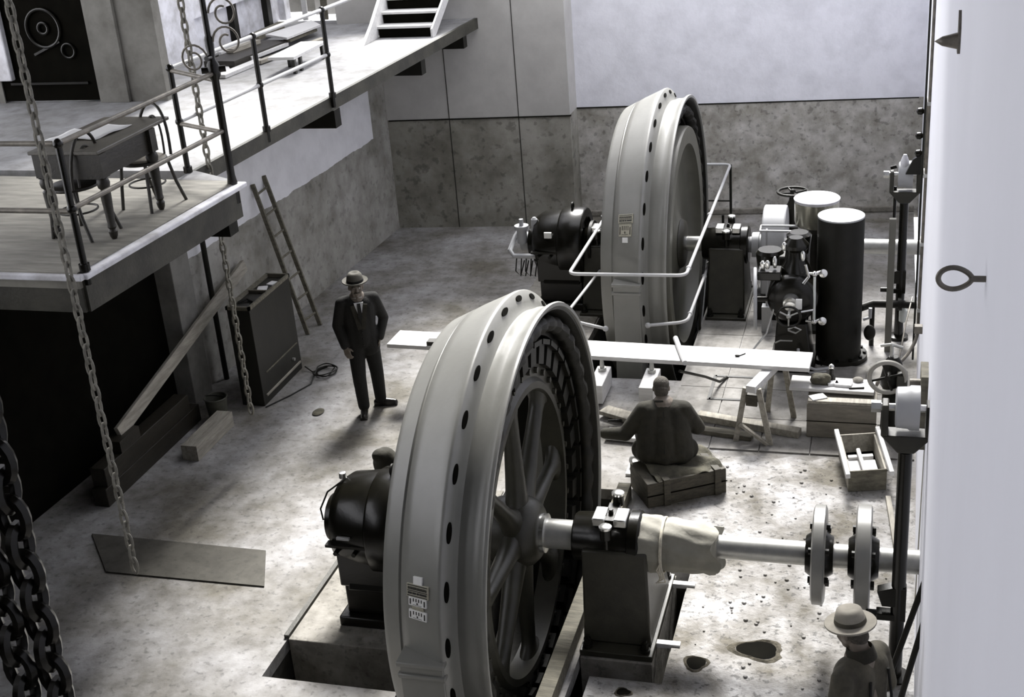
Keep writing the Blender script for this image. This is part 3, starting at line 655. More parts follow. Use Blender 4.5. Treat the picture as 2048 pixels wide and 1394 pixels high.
MB().box(-8.0,-7.62,16.0,17.1,ZD+.20,ZD+.24).build('top', WOODW, lb, bevel=.004, smooth=False)
for yy in (16.05,16.25,17.0): MB().box(-7.68,-7.64,yy,yy+.05,ZD,ZD+.2).build('leg', IRON, lb, smooth=False)
MB().box(-7.96,-7.92,16.5,16.56,ZD,ZD+.2).build('leg', IRON, lb, smooth=False)
g = 'timbers propped in the upper niche'
for x0,x1,w,m,l in ((-9.35,-9.40,.09,WOODW,'white batten propped upright in the niche behind the second walkway post'),(-9.0,-9.05,.11,WOODM,'grey plank propped upright in the upper niche'),(-8.7,-8.95,.06,WOODL,'thin slanting batten in the upper niche'),(-8.2,-8.1,.05,WOODW,'short white stake in the upper niche'),(-7.72,-7.74,.15,WOODL,'broad pale post propped at the right end of the upper niche')):
    board((x0,20.3,ZD+.0),(x1,20.45,ZD+1.15),w,.04,m,'propped_timber',l,'timber',g,up=(0,1,0))
struct(MB().box(-9.4,-7.2,20.85,20.95,ZD,ZD+1.1).build('wall_niche_panel', WBACKL, smooth=False))
struct(MB().box(-7.95,-7.85,20.5,20.6,ZD,ZD+1.05).build('trim_7', WOODL, smooth=False))

# ------------------------------------------------------------------ writing table and chairs on the balcony
t = thing('writing_table', 'dark wooden writing table with turned legs on the balcony', 'table', (-6.68,9.85,ZD))
MB().box(-7.04,-6.36,9.34,10.56,ZD+.755,ZD+.785).build('table_top', mat('scuffed_table_top', (.085,.077,.06), .4, 0, .25, 4, stretch=(5,1,5)), t, bevel=.006, smooth=False)
mb = MB(); mb.box(-7.0,-6.42,9.36,9.39,ZD+.54,ZD+.755); mb.box(-7.0,-6.42,10.22,10.25,ZD+.54,ZD+.755); mb.box(-7.0,-6.97,9.36,10.25,ZD+.54,ZD+.755); mb.box(-6.42,-6.39,9.36,10.25,ZD+.54,ZD+.755)
mb.build('apron', WOODD, t, smooth=False)
for x in (-6.96,-6.40):
    for y in (9.40,10.22):
        mb = MB().box(x-.05,x+.05,y-.05,y+.05,ZD+.55,ZD+.755)
        mb.lathe([(.0,.022),(.03,.034),(.07,.040),(.09,.028),(.11,.040),(.14,.034),(.36,.046),(.42,.048),(.44,.030),(.46,.050),(.50,.058),(.53,.050),(.55,.034)],(x,y,ZD),(0,0,1),16); mb.build('leg', WOODD, t)
for T,w,l,lb_ in ((rotz(-6.72,9.98,ZD+.786,-.12),.30,.52,'large white sheet of paper spread on the writing table'),(rotz(-6.98,9.85,ZD+.786,-.1),.18,.46,'narrow white sheet of paper at the back of the writing table')):
    mb = MB(T); n = 8; V = [[mb.V((-w/2+w*i/4, -l/2+l*j/n, .003+.006*(1+math.sin(j*1.1+i)))) for j in range(n+1)] for i in range(5)]
    for i in range(4):
        for j in range(n): mb.F([V[i][j],V[i+1][j],V[i+1][j+1],V[i][j+1]])
    o = mb.build('sheet_of_paper', PAPER, None, at=T.translation); k = o.modifiers.new('t','SOLIDIFY'); k.thickness = .002
    tag(o, lb_, 'paper', 'papers on the writing table')
def chair(T, label, dark):
    c = thing('bentwood_chair', label, 'chair', T.translation, 'bentwood chairs on the balcony')
    MB(T).lathe([(.425,.0),(.425,.19),(.435,.205),(.455,.205),(.462,.19),(.458,.0)],(0,0,0),(0,0,1),32,caps=False).build('seat', WOODD if dark else mat('pale_cane_seat',(.25,.225,.18),.6,0,.12,30), c)
    MB(T).torus((0,0,.44),(0,0,1),.205,.016,32,8).build('seat_hoop', WOODD, c)
    for sx in (-1,1):
        MB(T).tube([(sx*.15,.13,.43),(sx*.17,.16,.2),(sx*.18,.185,0)],.016,8).build('leg', WOODD, c)
        MB(T).tube([(sx*.16,-.14,.43),(sx*.175,-.19,.2),(sx*.19,-.26,0)],.016,8).build('leg', WOODD, c)
    MB(T).torus((0,0,.22),(0,0,1),.165,.009,28,6).build('leg_ring', WOODD, c)
    pts = [(.19*math.cos(a), -.17-.05*max(0,math.sin(a)), .46+.46*max(0,math.sin(a))**.8) for a in [PI*k/20 for k in range(21)]]
    MB(T).tube(pts,.015,8).build('back_hoop', WOODD, c)
    pts = [(.11*math.cos(a), -.17-.04*math.sin(a), .46+.34*math.sin(a)**.8) for a in [PI*k/16 for k in range(17)]]
    MB(T).tube(pts,.011,8).build('back_inner_hoop', WOODD, c)
    return c
chair(rotz(-6.56,10.32,ZD,PI*.92) , 'bentwood chair with a pale round seat pushed under the right end of the writing table', False)
chair(rotz(-6.78,9.52,ZD,PI*.45), 'bentwood chair with a dark seat half hidden behind the left legs of the writing table', True)

# ------------------------------------------------------------------ things along the left wall
c = thing('machine_cabinet', 'tall dark wooden cabinet standing on the floor beside the ladder', 'cabinet', (-7.40,13.6,0))
MB().box(-7.55,-7.25,13.04,14.18,.0,1.27).build('carcass', mat('dark_varnished_cabinet',(.012,.0115,.008),.5,0,.3,4,bump=.08,stretch=(1,1,.5)), c, bevel=.006, smooth=False)
mb = MB()
for a in ((-7.56,-7.24,13.03,13.06),(-7.56,-7.24,14.16,14.19),(-7.56,-7.53,13.03,14.19),(-7.27,-7.24,13.03,14.19)): mb.box(*a,1.27,1.315)
mb.bar((-7.55,13.62,1.29),(-7.26,13.62,1.29),.03,.03); mb.build('top_rim', WOODM, c, smooth=False)
lab(MB().box(-7.255,-7.235,13.12,14.14,.10,.125).build('bottom_moulding', WOODL, c, smooth=False),'pale bottom moulding'); MB().box(-7.255,-7.24,13.2,14.12,.38,.395).build('drawer_line', WOODM, c, smooth=False)
MB().cyl((-7.25,13.95,.23),(-7.22,13.95,.23),.02).build('knob', STEELD, c)
tag(MB(rotz(-7.40,13.72,1.272,.3)).box(-.06,.06,-.08,.08,0,.02).build('white_packet', PAPER, None, bevel=.003, at=(-7.4,13.72,1.272)),'larger white packet lying on top of the dark cabinet','packet','packets on the cabinet')
tag(MB(rotz(-7.36,13.92,1.272,-.2)).box(-.045,.045,-.06,.06,0,.018).build('white_packet', PAPER, None, bevel=.003, at=(-7.36,13.92,1.272)),'smaller white packet on the cabinet top nearest the ladder','packet','packets on the cabinet')
tag(MB().tube([(-7.5,13.25,1.285),(-7.42,13.35,1.29),(-7.33,13.28,1.285)],.014,8).build('short_tool', IRONM, None, at=(-7.42,13.3,1.272)),'short dark tool lying at the front of the cabinet top','tool')
l = thing('ladder', 'narrow wooden ladder leaning on the plastered side wall behind the cabinet', 'ladder', (-7.62,15.4,0))
f0,f1,t0,t1 = Vector((-7.64,15.26,.0)),Vector((-7.60,15.60,.0)),Vector((-8.14,15.29,2.15)),Vector((-8.135,15.63,2.17))
MB().bar(f0,t0,.035,.06,(1,0,0)).build('stile', WOODM, l, bevel=.005); MB().bar(f1,t1,.035,.06,(1,0,0)).build('stile', WOODM, l, bevel=.005)
for k in range(7):
    q = .09+.14*k; MB().cyl(f0.lerp(t0,q),f1.lerp(t1,q),.016,n=10).build('rung', WOODM, l)
board((-7.98,11.05,.60),(-8.09,14.62,1.25),.15,.05,WOODL,'leaning_plank','long pale plank slanting up from the dark pile to the wall behind the cabinet','plank',up=(1,0,.2))
g = 'dark timbers stacked by the doorway'
for k,(x,y0,y1,z,l_) in enumerate(((-7.98,10.5,12.6,0,'dark squared timber on the floor below the slanting plank'),(-7.98,10.55,12.4,.22,'dark timber on top of the squared timber, under the slanting plank'))):
    tag(MB().box(x-.09,x+.09,y0,y1,z,z+.215).build('stacked_timber', WOODD, None, .008, smooth=False, at=(x,(y0+y1)/2,z)), l_, 'timber', g)
board((-7.98,10.9,.51),(-7.98,11.3,.51),.2,.14,WOODD,'packing_block','dark packing block under the foot of the slanting plank','block')
bk = thing('bucket', 'open zinc bucket standing behind the squared timber', 'bucket', (-7.66,12.62,0))
MB().lathe([(.0,.0),(.0,.105),(.30,.135),(.31,.140),(.31,.128),(.02,.095),(.02,0)],(-7.66,12.62,0),(0,0,1),28).build('pail', GALV, bk)
MB().torus((-7.66,12.62,.305),(0,0,1),.137,.008,28,6).build('rim', GALV, bk)
MB().tube([(-7.66+.14*math.cos(a),12.62+.03*math.sin(a),.30+.0-.10*math.sin(a)*0+.01) for a in [PI*k/10 for k in range(11)]],.006,6).build('bail', IRONM, bk)
board((-7.50,11.60,.095),(-7.50,12.50,.095),.20,.19,WOODL,'squared_timber','pale squared timber lying on the floor in front of the bucket','timber')
mb = MB(); pts = [(-7.18,14.12,.05),(-7.05,14.05,.012)]
for k in range(64):
    a = 2*PI*k/20+2; pts.append((-6.86+.02*math.sin(k*.5)+(.13+.02*math.sin(k*.7))*math.cos(a), 14.05+(.16+.03*math.cos(k*.4))*math.sin(a), .012+.0009*k))
pts += [(-6.92,13.7,.012),(-7.05,13.35,.012),(-7.22,13.0,.012)]
tag(mb.tube(pts,.009,6).build('coiled_cable', IRONM, None, at=(-6.9,14,0)),'thin dark cable coiled on the floor at the foot of the cabinet','cable')
mb = MB().ball((-6.5,12.95,.012),(.07,.10,.014),12,6); tag(mb.build('oily_rag', SACK, None, at=(-6.5,12.95,0)),'small dark rag on the floor between the cabinet and the standing man','rag')

# hoisting chains hanging from the roof
def chain(name, label, x, y, z0, z1, pitch, r, m, tilt=0):
    mb = MB(); z = z0; k = 0
    while z < z1:
        nrm = (1,0,0) if k % 2 else (0,1,0)
        pts = []
        for q in range(14):
            a = 2*PI*q/14; lx = r*2.1*math.cos(a); lz = pitch*.68*math.sin(a)
            pts.append((x+(lx if not k%2 else 0), y+(lx if k%2 else 0), z+lz))
        mb.tube(pts, r, 6, True); z += pitch; k += 1
    return tag(mb.build(name, m, None, at=(x,y,z0)), label, 'chain', 'hoisting chains')
HC = mat('heavy_oiled_chain', (.010,.009,.007), .22, .3, .2, 20)
for k,(dx_,dy_) in enumerate(((0,0),(-.17,-.05))):
    chain('heavy_chain', ('right-hand','left-hand')[k]+' strand of the heavy black hoisting chain hanging nearest the viewer at the left', -4.28+dx_,4.91+dy_,1.2+.05*k,9.36,.165,.034,HC)
chain('hoist_chain','pale hoisting chain hanging down beside the dark cabinet', -6.70,11.72,.65,9.36,.105,.014,mat('dusty_chain',(.24,.23,.195),.7,.2,.3,20))
chain('hoist_chain','pale hoisting chain hanging in front of the dark space under the balcony', -5.20,7.05,1.75,9.36,.10,.012,bpy.data.materials['dusty_chain'])

# ------------------------------------------------------------------ the plank on its trestles and the workmen's clutter
pl = board((-5.68,13.60,.725),(-.715,13.40,.725),.43,.05,WOODW,'long_plank','very long white plank laid across the trestles between the two generators','plank')
tag(MB().box(-5.18,-4.98,13.38,13.50,.751,.80).build('wood_block', WOODD, None, .006, at=(-5.08,13.44,.751)),'small dark block on the left end of the long plank','block')
mb = MB().ball((-1.52,13.42,.762),(.03,.02,.012),10,6); mb.tube([(-1.50,13.43,.757),(-1.44,13.50,.757)],.006,6); tag(mb.build('bent_nail', IRONM, None, at=(-1.5,13.42,.751)),'small bent dark nail lying on the long plank','nail')
def trestle(dx, dy, label):
    t = thing('trestle', label, 'trestle', (-1.15+dx,13.2+dy,0), 'wooden trestles')
    P = lambda x,y,z: (x+dx,y+dy,z)
    MB().bar(P(-1.31,12.78,.655),P(-1.06,13.60,.655),.11,.08).build('beam', WOODW, t, bevel=.004, smooth=False)
    for a,b in (((-1.37,12.84,.65),(-1.477,12.81,0)),((-1.23,12.82,.65),(-1.095,12.76,0)),((-1.14,13.54,.65),(-1.20,13.57,0)),((-1.01,13.50,.65),(-.894,13.45,0))):
        MB().bar(P(*b),P(*a),.06,.05,(0,1,0)).build('leg', WOODL, t, bevel=.004, smooth=False)
    MB().bar(P(-1.36,12.80,.52),P(-1.24,12.78,.52),.03,.12).build('gusset', WOODC, t, smooth=False)
    MB().bar(P(-1.43,12.78,.24),P(-1.12,12.74,.02),.03,.05,(0,1,0)).build('brace', WOODL, t, smooth=False)
    return t
trestle(0,0,'wooden trestle carrying the right end of the long white plank')
trestle(-3.4,.16,'wooden trestle under the long plank hidden behind the near generator')
tag(MB().tube([(-2.27,13.80,.782),(-2.06,13.12,.782)],.030,14).build('short_pipe', RAILP, None, at=(-2.16,13.46,.752)),'short pale pipe lying across the long white plank','pipe')
tag(MB().tube([(-2.12,13.10,.69),(-1.93,13.75,.33),(-1.82,14.2,.06),(-1.76,14.40,.03)],.016,8).build('crowbar', IRONM, None, at=(-1.9,13.8,0)),'thin dark crowbar leaning from the long plank down to the paving','crowbar')
for x,l_ in ((-3.19,'pale timber block with a bolt on top, left of the pair behind the near generator'),(-2.59,'pale timber block with a bolt on top, right of the pair behind the seated workman')):
    b = thing('bearing_block', l_, 'block', (x,13.8,0), 'timber blocks at the pit edge')
    MB().box(x-.085,x+.085,13.52,14.08,.02,.26).build('block', WOODW, b, bevel=.01, smooth=False)
    mb = MB().cyl((x,13.95,.26),(x,13.95,.30),.05); mb.lathe([(.30,.03),(.40,.022),(.42,0)],(x,13.95,0),(0,0,1),12); mb.build('bolt', STEELD, b)
tag(MB().tube([(-2.95,13.05,.05),(-2.5,13.15,.05)],.012,6).build('thin_rod', IRONM, None, at=(-2.7,13.1,.03)),'thin dark rod on the paving left of the seated workman','rod')
g = 'boards lying on the paving'
for p0,p1,w,h,m,l_ in (((-3.05,13.30,.06),(-2.45,13.02,.06),.18,.05,WOODL,'pale broken board beside the seated workman on his left'),
    ((-1.95,13.28,.06),(-.80,12.98,.06),.12,.08,WOODL,'long board on the paving under the trestle, running to the crate'),
    ((-1.98,12.98,.045),(-1.30,12.86,.045),.12,.05,WOODM,'grey board on the paving between the seated workman and the trestle'),
    ((-2.9,12.75,.05),(-2.35,12.7,.05),.22,.05,WOODW,'wide white board just left of the seated workman')):
    board(p0,p1,w,h,m,'loose_board',l_,'board',g)
# crate with sacking
dx, dy = .857, .515; T = Matrix(((dx,-dy,0,-2.17),(dy,dx,0,11.225),(0,0,1,0.0),(0,0,0,1)))
cr = thing('wooden_crate', 'weathered wooden packing crate that the workman sits on', 'crate', (-1.9,11.6,0), 'wooden crates')
MB(T).box(0,.85,0,.50,0.025,.30).build('body', WOODC, cr, bevel=.006, smooth=False)
for x in (.17,.72): MB(T).box(x,x+.07,-.018,.518,.025,.318).build('batten', WOODC, cr, bevel=.004, smooth=False)
MB(T).box(-.008,.858,-.010,-.001,.155,.165).build('board_joint', CAVITY, cr, smooth=False)
mb = MB(T); V = []
for i in range(15):
    row = []
    for j in range(11):
        u, v = .10+.72*i/14, .02+.52*j/10; z = .325+.018*math.sin(5*u*3+j)+.012*math.sin(9*v*3+i*.7)
        if i > 9: u += .02*math.sin(j*1.3)
        if j == 0: v -= .03; z -= .05+.03*math.sin(i*1.1)
        if j == 1: z -= .002
        row.append(mb.V((u,v,max(z,.20))))
    V.append(row)
for i in range(14):
    for j in range(10): mb.F([V[i][j],V[i+1][j],V[i+1][j+1],V[i][j+1]])
o = mb.build('sacking', SACK, None, at=(-1.9,11.6,.3)); k = o.modifiers.new('t','SOLIDIFY'); k.thickness = .008; k.offset = 1
k = o.modifiers.new('s','SUBSURF'); k.levels = k.render_levels = 1; tag(o,'rumpled sacking spread over the crate under the seated workman','sacking')
# plain crate under the work board
cr = thing('wooden_crate', 'plain pale wooden crate under the littered work board at the right wall', 'crate', (-.37,13.15,0), 'wooden crates')
lm = mat('plain_crate_boards', (.19,.175,.145), .8, 0, .25, 4, bump=.2, stretch=(1,4,5))
MB().box(-.73,.0,12.98,13.36,.022,.42).build('body', lm, cr, bevel=.008, smooth=False); MB().box(-.735,.005,12.972,12.979,.215,.222).build('board_joint', CAVITY, cr, smooth=False)
MB().box(-.72,.0,12.99,13.10,.42,.455).build('lid_board', WOODL, cr, bevel=.004, smooth=False)
wb = tag(MB().bar((-.93,13.385,.475),(-.03,13.345,.475),.32,.04).build('work_board', WOODW, None, .004, smooth=False, at=(-.5,13.36,.455)),'white work board littered with tools and papers resting on the plain crate','board')
mb = MB()
for k in range(9): a = k*2.4; mb.ball((-.62+.06*math.cos(a)*(k%3)/2, 13.36+.05*math.sin(a)*(k%4)/3, .545+.02*math.sin(k)), (.075,.06,.05), 10, 7)
tag(blob(mb,'waste_heap',SACK,None,.012,2),'dark heap of cotton waste on the littered work board','heap')
for x,y,a,w,h,l_ in ((-.475,13.34,.3,.06,.07,'small white packet beside the dark heap on the work board'),(-.36,13.34,-.1,.09,.11,'folded white paper on the middle of the work board')):
    tag(MB(rotz(x,y,.496,a)).box(-w,w,-h*.6,h*.6,0,.03).build('folded_paper', PAPER, None, .004, at=(x,y,.496)), l_, 'paper', 'papers on the work board')
tag(MB(rotz(-.62,13.08,.456,.5)).box(-.085,.085,-.06,.06,0,.012).build('white_card', PAPER, None, .002, at=(-.62,13.08,.456)),'white card lying on the plain crate in front of the work board','card')
mb = MB().ball((-.21,13.45,.515),(.06,.05,.03),12,7); tag(mb.build('grey_stone', FOUND, None, at=(-.21,13.45,.495)),'flat grey stone at the back of the work board','stone')
t = thing('hand_lamp', 'small tool with a bright round knob standing at the back of the work board', 'tool', (-.50,13.48,.495))
MB().lathe([(0,.05),(.03,.05),(.05,.025),(.10,.022),(.12,.03)],(-.50,13.48,.495),(0,0,1),16).build('stem', IRONM, t); MB().ball((-.50,13.48,.645),.032).build('knob', STEEL, t)
tag(MB().tube([(-.30,13.24,.505),(-.14,13.27,.505)],.010,6).build('spanner', IRONM, None, at=(-.2,13.25,.495)),'small spanner lying at the front edge of the work board','tool')
# hand barrow of loose pieces
bx = thing('carrying_box', 'open wooden box with two long white carrying poles near the right wall', 'box', (-.13,12.2,.02))
T = Matrix(((.965,-.155,0,-.245),(.262,.965,0,11.82),(0,0,1,.0),(0,0,0,1)))
MB(T).box(0,.38,0,.02,.03,.26).build('end_board', WOODM, bx, smooth=False, bevel=.003); MB(T).box(0,.38,.80,.82,.03,.26).build('end_board', WOODL, bx, smooth=False, bevel=.003)
MB(T).box(0,.02,.02,.80,.03,.25).build('side_board', WOODL, bx, smooth=False); MB(T).box(.36,.38,.02,.80,.03,.25).build('side_board', WOODL, bx, smooth=False)
lab(MB(T).box(.02,.36,.02,.80,.03,.05).build('bottom', CAVITY, bx, smooth=False),'dark box bottom')
for x in (-.025,.405): lab(MB(T).bar((x,-.14,.285),(x,.86,.285),.045,.05).build('pole', WOODW, bx, bevel=.005),'white carrying pole')
for x0,x1,y0,y1,z,l_ in ((.05,.17,.06,.52,.12,'white offcut at the left in the carrying box'),(.20,.33,.06,.46,.13,'white offcut at the right in the carrying box'),(.06,.32,.50,.56,.15,'white batten lying crosswise in the carrying box')):
    tag(MB(T).box(x0,x1,y0,y1,.051,z).build('wood_offcut', WOODW, None, .005, smooth=False, at=T@Vector((x0,y0,.05))), l_, 'offcut', 'offcuts in the carrying box')
tag(MB(T).bar((.185,.02,.165),(.17,.60,.185),.04,.04).build('round_stake', WOODW, None, .01, at=T@Vector((.18,.3,.16))),'white stake lying lengthwise on the offcuts in the carrying box','stake')
board((.14,11.72,.05),(.24,10.6,.05),.05,.05,WOODL,'floor_batten','pale batten on the floor between the carrying box and the near coupling discs','batten')
board((.40,9.85,.0),(.40,9.60,2.0),.24,.05,WOODM,'upright_board','brown board standing upright against the right wall behind the near control post','board',up=(1,0,0))
# long timber beside the near pit
board((-2.455,8.03,.075),(-2.455,11.5,.075),.13,.15,WOODM,'pit_edge_timber','long grey timber lying along the pit beside the near bearing pedestal','timber')
t = thing('eye_bolt', 'bright ring bolt standing on its plate beside the crate', 'bolt', (-2.45,12.05,0))
MB().box(-2.53,-2.36,11.9,12.2,.0,.03).build('plate', WOODW, t, smooth=False); MB().torus((-2.45,12.05,.10),(.3,1,0),.055,.018,20,8).build('ring', RAILP, t); MB().cyl((-2.45,12.05,.03),(-2.45,12.05,.06),.03).build('shank', STEELD, t)
g = 'wedges beside the near pedestal'
for y,l_ in ((9.95,'pale wooden wedge under the far corner of the near bearing pedestal'),(9.05,'pale wooden wedge under the near corner of the near bearing pedestal')):
    tag(MB().box(-1.80,-1.52,y-.03,y+.03,.0,.045).build('wooden_wedge', WOODW, None, .003, smooth=False, at=(-1.65,y,0)), l_, 'wedge', g)
# two rods leaning at the lower right
g = 'iron rods leaning on the right wall'
for a,b,l_ in (((.02,8.15,.02),(.425,8.45,1.43),'upper of the two dark rods leaning on the right wall below the near shaft'),((.14,7.95,.02),(.43,8.15,1.38),'lower of the two dark rods leaning on the right wall below the near shaft')):
    tag(MB().tube([a,b],.022,10).build('iron_rod', IRONM, None, at=a), l_, 'rod', g)
# rubble crumbs
cp = random.Random(3); mb = MB()
for k in range(110):
    x = cp.uniform(-1.5,.35); y = cp.uniform(8.6,12.4); r = cp.uniform(.006,.022)
    if abs(y-9.29) < .6 and x < -1.6: continue
    mb.ball((x,y,.03),(r,r*cp.uniform(.7,1.2),r*.7),6,4)
tag(stuff(mb.build('rubble_crumbs', FLOORR, None)),'small rubble crumbs scattered on the rough floor at the right','rubble')

# ------------------------------------------------------------------ guard rail round the far generator
t = thing('guard_rail', 'pale bent-pipe guard rail round the far generator', 'railing', (-3.1,15.5,0))
def bend(pts, r=.16, n=6):
    out = [Vector(pts[0])]
    for a,b,c in zip(pts,pts[1:],pts[2:]):
        a,b,c = Vector(a),Vector(b),Vector(c); p = b+(a-b).normalized()*r; q = b+(c-b).normalized()*r
        for k in range(n+1): s_ = k/n; out.append(p.lerp(b,s_).lerp(b.lerp(q,s_),s_))
    return out+[Vector(pts[-1])]
k1, k2, z1, z2 = .9407, .981, 1.25, .57
A1 = lambda x,y: (x*k1, y*k1, z1)
A2 = lambda x,y: (x*k2, y*k2, z2)
MB().tube(bend([A1(-2.79,20.62),A1(-2.42,20.62),A1(-2.40,15.53),A1(-3.92,15.49),A1(-3.92,20.62),A1(-2.79,20.62)],.12),.021,10).build('top_rail', RAILP, t)
MB().tube(bend([A2(-2.33,17.2),A2(-2.33,15.08),A2(-2.80,14.93)],.14),.020,10).build('lower_rail', RAILP, t)
MB().tube([A2(-3.80,16.9),A2(-3.92,15.2)],.020,10).build('lower_rail', RAILP, t)
MB().tube([A2(-3.85,15.02),A2(-3.31,14.78)],.020,10).build('lower_rail', RAILP, t)
for p in (A2(-2.80,14.93),A2(-3.31,14.78),A2(-2.33,17.2)): MB().ball(p,.036,12,8).build('rail_ball_end', RAILP, t)
for p in (A1(-2.405,15.8),A2(-2.33,15.35),A2(-2.33,16.7),A1(-2.42,18.0)): MB().ball(p,.034,12,8).build('pipe_fitting', RAILP, t)
for p,h in ((A1(-2.42,20.6),z1),(A1(-2.50,20.2),z2),(A1(-3.92,20.1),z1),(A1(-3.92,18.9),z1)): lab(MB().cyl((p[0],p[1],0),(p[0],p[1],h),.020,n=10).build('post', IRONM, t),'dark rail post')
lab(MB().tube([A2(-2.85,20.1),A2(-2.38,20.1)],.012,8).build('back_rail', IRONM, t),'dark thin back rail')
for p in (A2(-2.33,17.2),A2(-2.33,16.2),A2(-3.80,16.9),A2(-3.85,15.02)): lab(MB().cyl((p[0],p[1],.0),(p[0],p[1],z2),.016).build('post', IRONM, t),'dark rail post')

# ------------------------------------------------------------------ governor, tanks and drive of the far set
t = thing('pressure_tank', 'tall black cylindrical pressure tank with a pale flat top', 'tank', (-.48,15.2,0))
MB().lathe([(.0,.35),(.06,.35),(.07,.28),(.10,.272),(1.80,.272),(1.82,.262)],(-.49,15.2,0),(0,0,1),56).build('shell', IRONM, t, ang=40)
lab(MB().lathe([(1.815,.272),(1.835,.272),(1.842,.25),(1.845,0)],(-.49,15.2,0),(0,0,1),56,caps=False).build('top_plate', CASTG, t, ang=30),'pale flat top plate')
mb = MB()
for k in range(12): a = 2*PI*k/12; mb.cyl((-.49+.315*math.cos(a),15.2+.315*math.sin(a),.06),(-.49+.315*math.cos(a),15.2+.315*math.sin(a),.09),.022,n=6)
mb.build('base_bolts', IRON, t)
lab(MB().tube([(-.20,15.1,.55),(-.12,15.1,.58),(-.12,15.1,.70)],.022,8).build('side_cock', CASTG, t),'pale side cock'); MB().ball((-.12,15.05,.40),(.07,.06,.10)).build('drain_valve', IRONM, t)
t = thing('air_drum', 'short drum with a broad white top standing behind the tall black tank', 'drum', (-.82,16.1,0))
lab(MB().lathe([(1.40,.20),(1.42,.26),(1.47,.275),(1.73,.275)],(-.82,16.1,0),(0,0,1),48).build('shell', mat('polished_drum_side',(.36,.35,.29),.25,.7,.2,3), t, ang=40),'polished drum side')
lab(MB().lathe([(1.725,.275),(1.76,.285),(1.772,.27),(1.775,0)],(-.82,16.1,0),(0,0,1),48,caps=False).build('lid', WHITE, t, ang=30),'white lid')
MB().lathe([(0,.22),(.05,.22),(.08,.10),(1.30,.08),(1.40,.18)],(-.82,16.1,0),(0,0,1),24).build('pillar', IRONM, t)
MB().tube([(-1.08,16.0,1.15),(-.98,16.0,1.32),(-.92,16.05,1.42)],.02,8).build('feed_pipe', IRONM, t)
t = thing('sluice_handwheel', 'horizontal dark handwheel on a tapering column behind the tanks', 'handwheel', (-1.16,17.3,0))
MB().lathe([(0,.20),(.05,.20),(.07,.13),(1.15,.065),(1.25,.10),(1.35,.05),(1.50,.028)],(-1.2,17.3,0),(0,0,1),20).build('column', IRONM, t)
MB().torus((-1.2,17.3,1.47),(0,0,1),.20,.020,36,8).build('wheel_rim', IRONM, t)
mb = MB().ball((-1.2,17.3,1.47),.04,10,8)
for k in range(4): a = PI/2*k+.4; mb.tube([(-1.2,17.3,1.45),(-1.2+.2*math.cos(a),17.3+.2*math.sin(a),1.47)],.013,6)
mb.build('wheel_spokes', IRONM, t)
t = thing('gear_hood', 'light grey rounded gear hood over the far shaft', 'cover', (-1.4,Y2,0))
mb = MB(); P_ = []
for k in range(17): a = PI*k/16; P_.append((-1.54, Y2-.50*math.cos(a), ZS+.54*math.sin(a)))
P_ = [(-1.54,Y2-.50,.35)]+P_+[(-1.54,Y2+.50,.35)]
mb.extr(P_,(.30,0,0)).build('hood_shell', CASTG, t, bevel=.02)
MB().box(-1.60,-1.18,Y2-.55,Y2+.55,0,.36).build('hood_base', IRONM, t, bevel=.01)
lab(MB().lathe([(-1.76,.07),(-1.755,.10),(-1.70,.11),(-1.69,.165),(-1.60,.17),(-1.59,.14),(-1.55,.14)],(0,Y2,ZS),(1,0,0),36).build('hub_sleeve', CASTG, t),'pale turned hub sleeve')
t = thing('turbine_governor', 'black hydraulic governor with drum casing, handwheels and bright fittings, left of the tall tank', 'governor', (-1.0,15.0,0))
MB().box(-1.28,-.74,14.62,15.35,.02,.10).build('bed_plate', IRON, t, bevel=.01)
mb = MB(); mb.extr([(-1.24,14.68,.10),(-.78,14.68,.10),(-.84,14.74,.62),(-1.20,14.74,.62)],(0,.55,0)); mb.build('pedestal', IRON, t, bevel=.02)
MB().lathe([(0,.16),(.03,.25),(.06,.285),(.12,.30),(.42,.30),(.46,.27),(.46,.0)],(-1.01,14.58,.96),(0,1,0),48).build('drum_casing', IRON, t, ang=40)
lab(MB().lathe([(0,.05),(.01,.085),(.10,.095),(.13,.10)],(-1.02,14.46,.97),(0,1,0),28).build('front_hub', STEEL, t),'bright front hub')
MB().lathe([(0,.20),(.10,.17),(.18,.13),(.30,.12),(.34,.15),(.38,.15),(.46,.08)],(-.99,14.88,1.20),(0,0,1),28).build('neck', IRON, t)
hw = MB().torus((-1.03,14.36,.86),(0,1,.15),.135,.015,36,8).build('front_handwheel', IRON, t)
mb = MB().ball((-1.03,14.37,.86),.03,10,8); mb.cyl((-1.03,14.37,.86),(-1.03,14.5,.90),.016)
for k in range(3): a = 2*PI*k/3+.5; mb.tube([(-1.03,14.37,.86),(-1.03+.135*math.cos(a),14.36-.02*math.sin(a),.86+.133*math.sin(a))],.010,6)
mb.build('handwheel_spokes', STEELD, hw)
sw = lab(MB().torus((-1.45,14.72,.93),(1,.10,0),.36,.022,48,8).build('speed_wheel', CASTG, t),'large thin pale wheel seen on edge')
mb = MB().cyl((-1.47,14.72,.93),(-1.22,14.74,.93),.03)
for k in range(6): a = 2*PI*k/6+.3; mb.tube([(-1.44,14.72,.93),(-1.45-.036*math.cos(a),14.72+.36*math.cos(a),.93+.36*math.sin(a))],.014,6)
mb.build('wheel_spokes', IRON, sw)
mb = MB()                                             # linkwork, lubricators and small valves
for x,y,z,r,h in ((-1.36,14.7,1.30,.035,.12),(-1.30,14.66,1.34,.03,.10),(-1.22,14.72,1.33,.028,.14),(-1.12,14.80,1.52,.03,.10),(-.90,14.74,1.42,.03,.12)): mb.lathe([(0,r*.6),(h*.3,r),(h*.8,r),(h,r*.4)],(x,y,z),(0,0,1),12)
lab(mb.build('lubricators', STEEL, t),'bright lubricator cups')
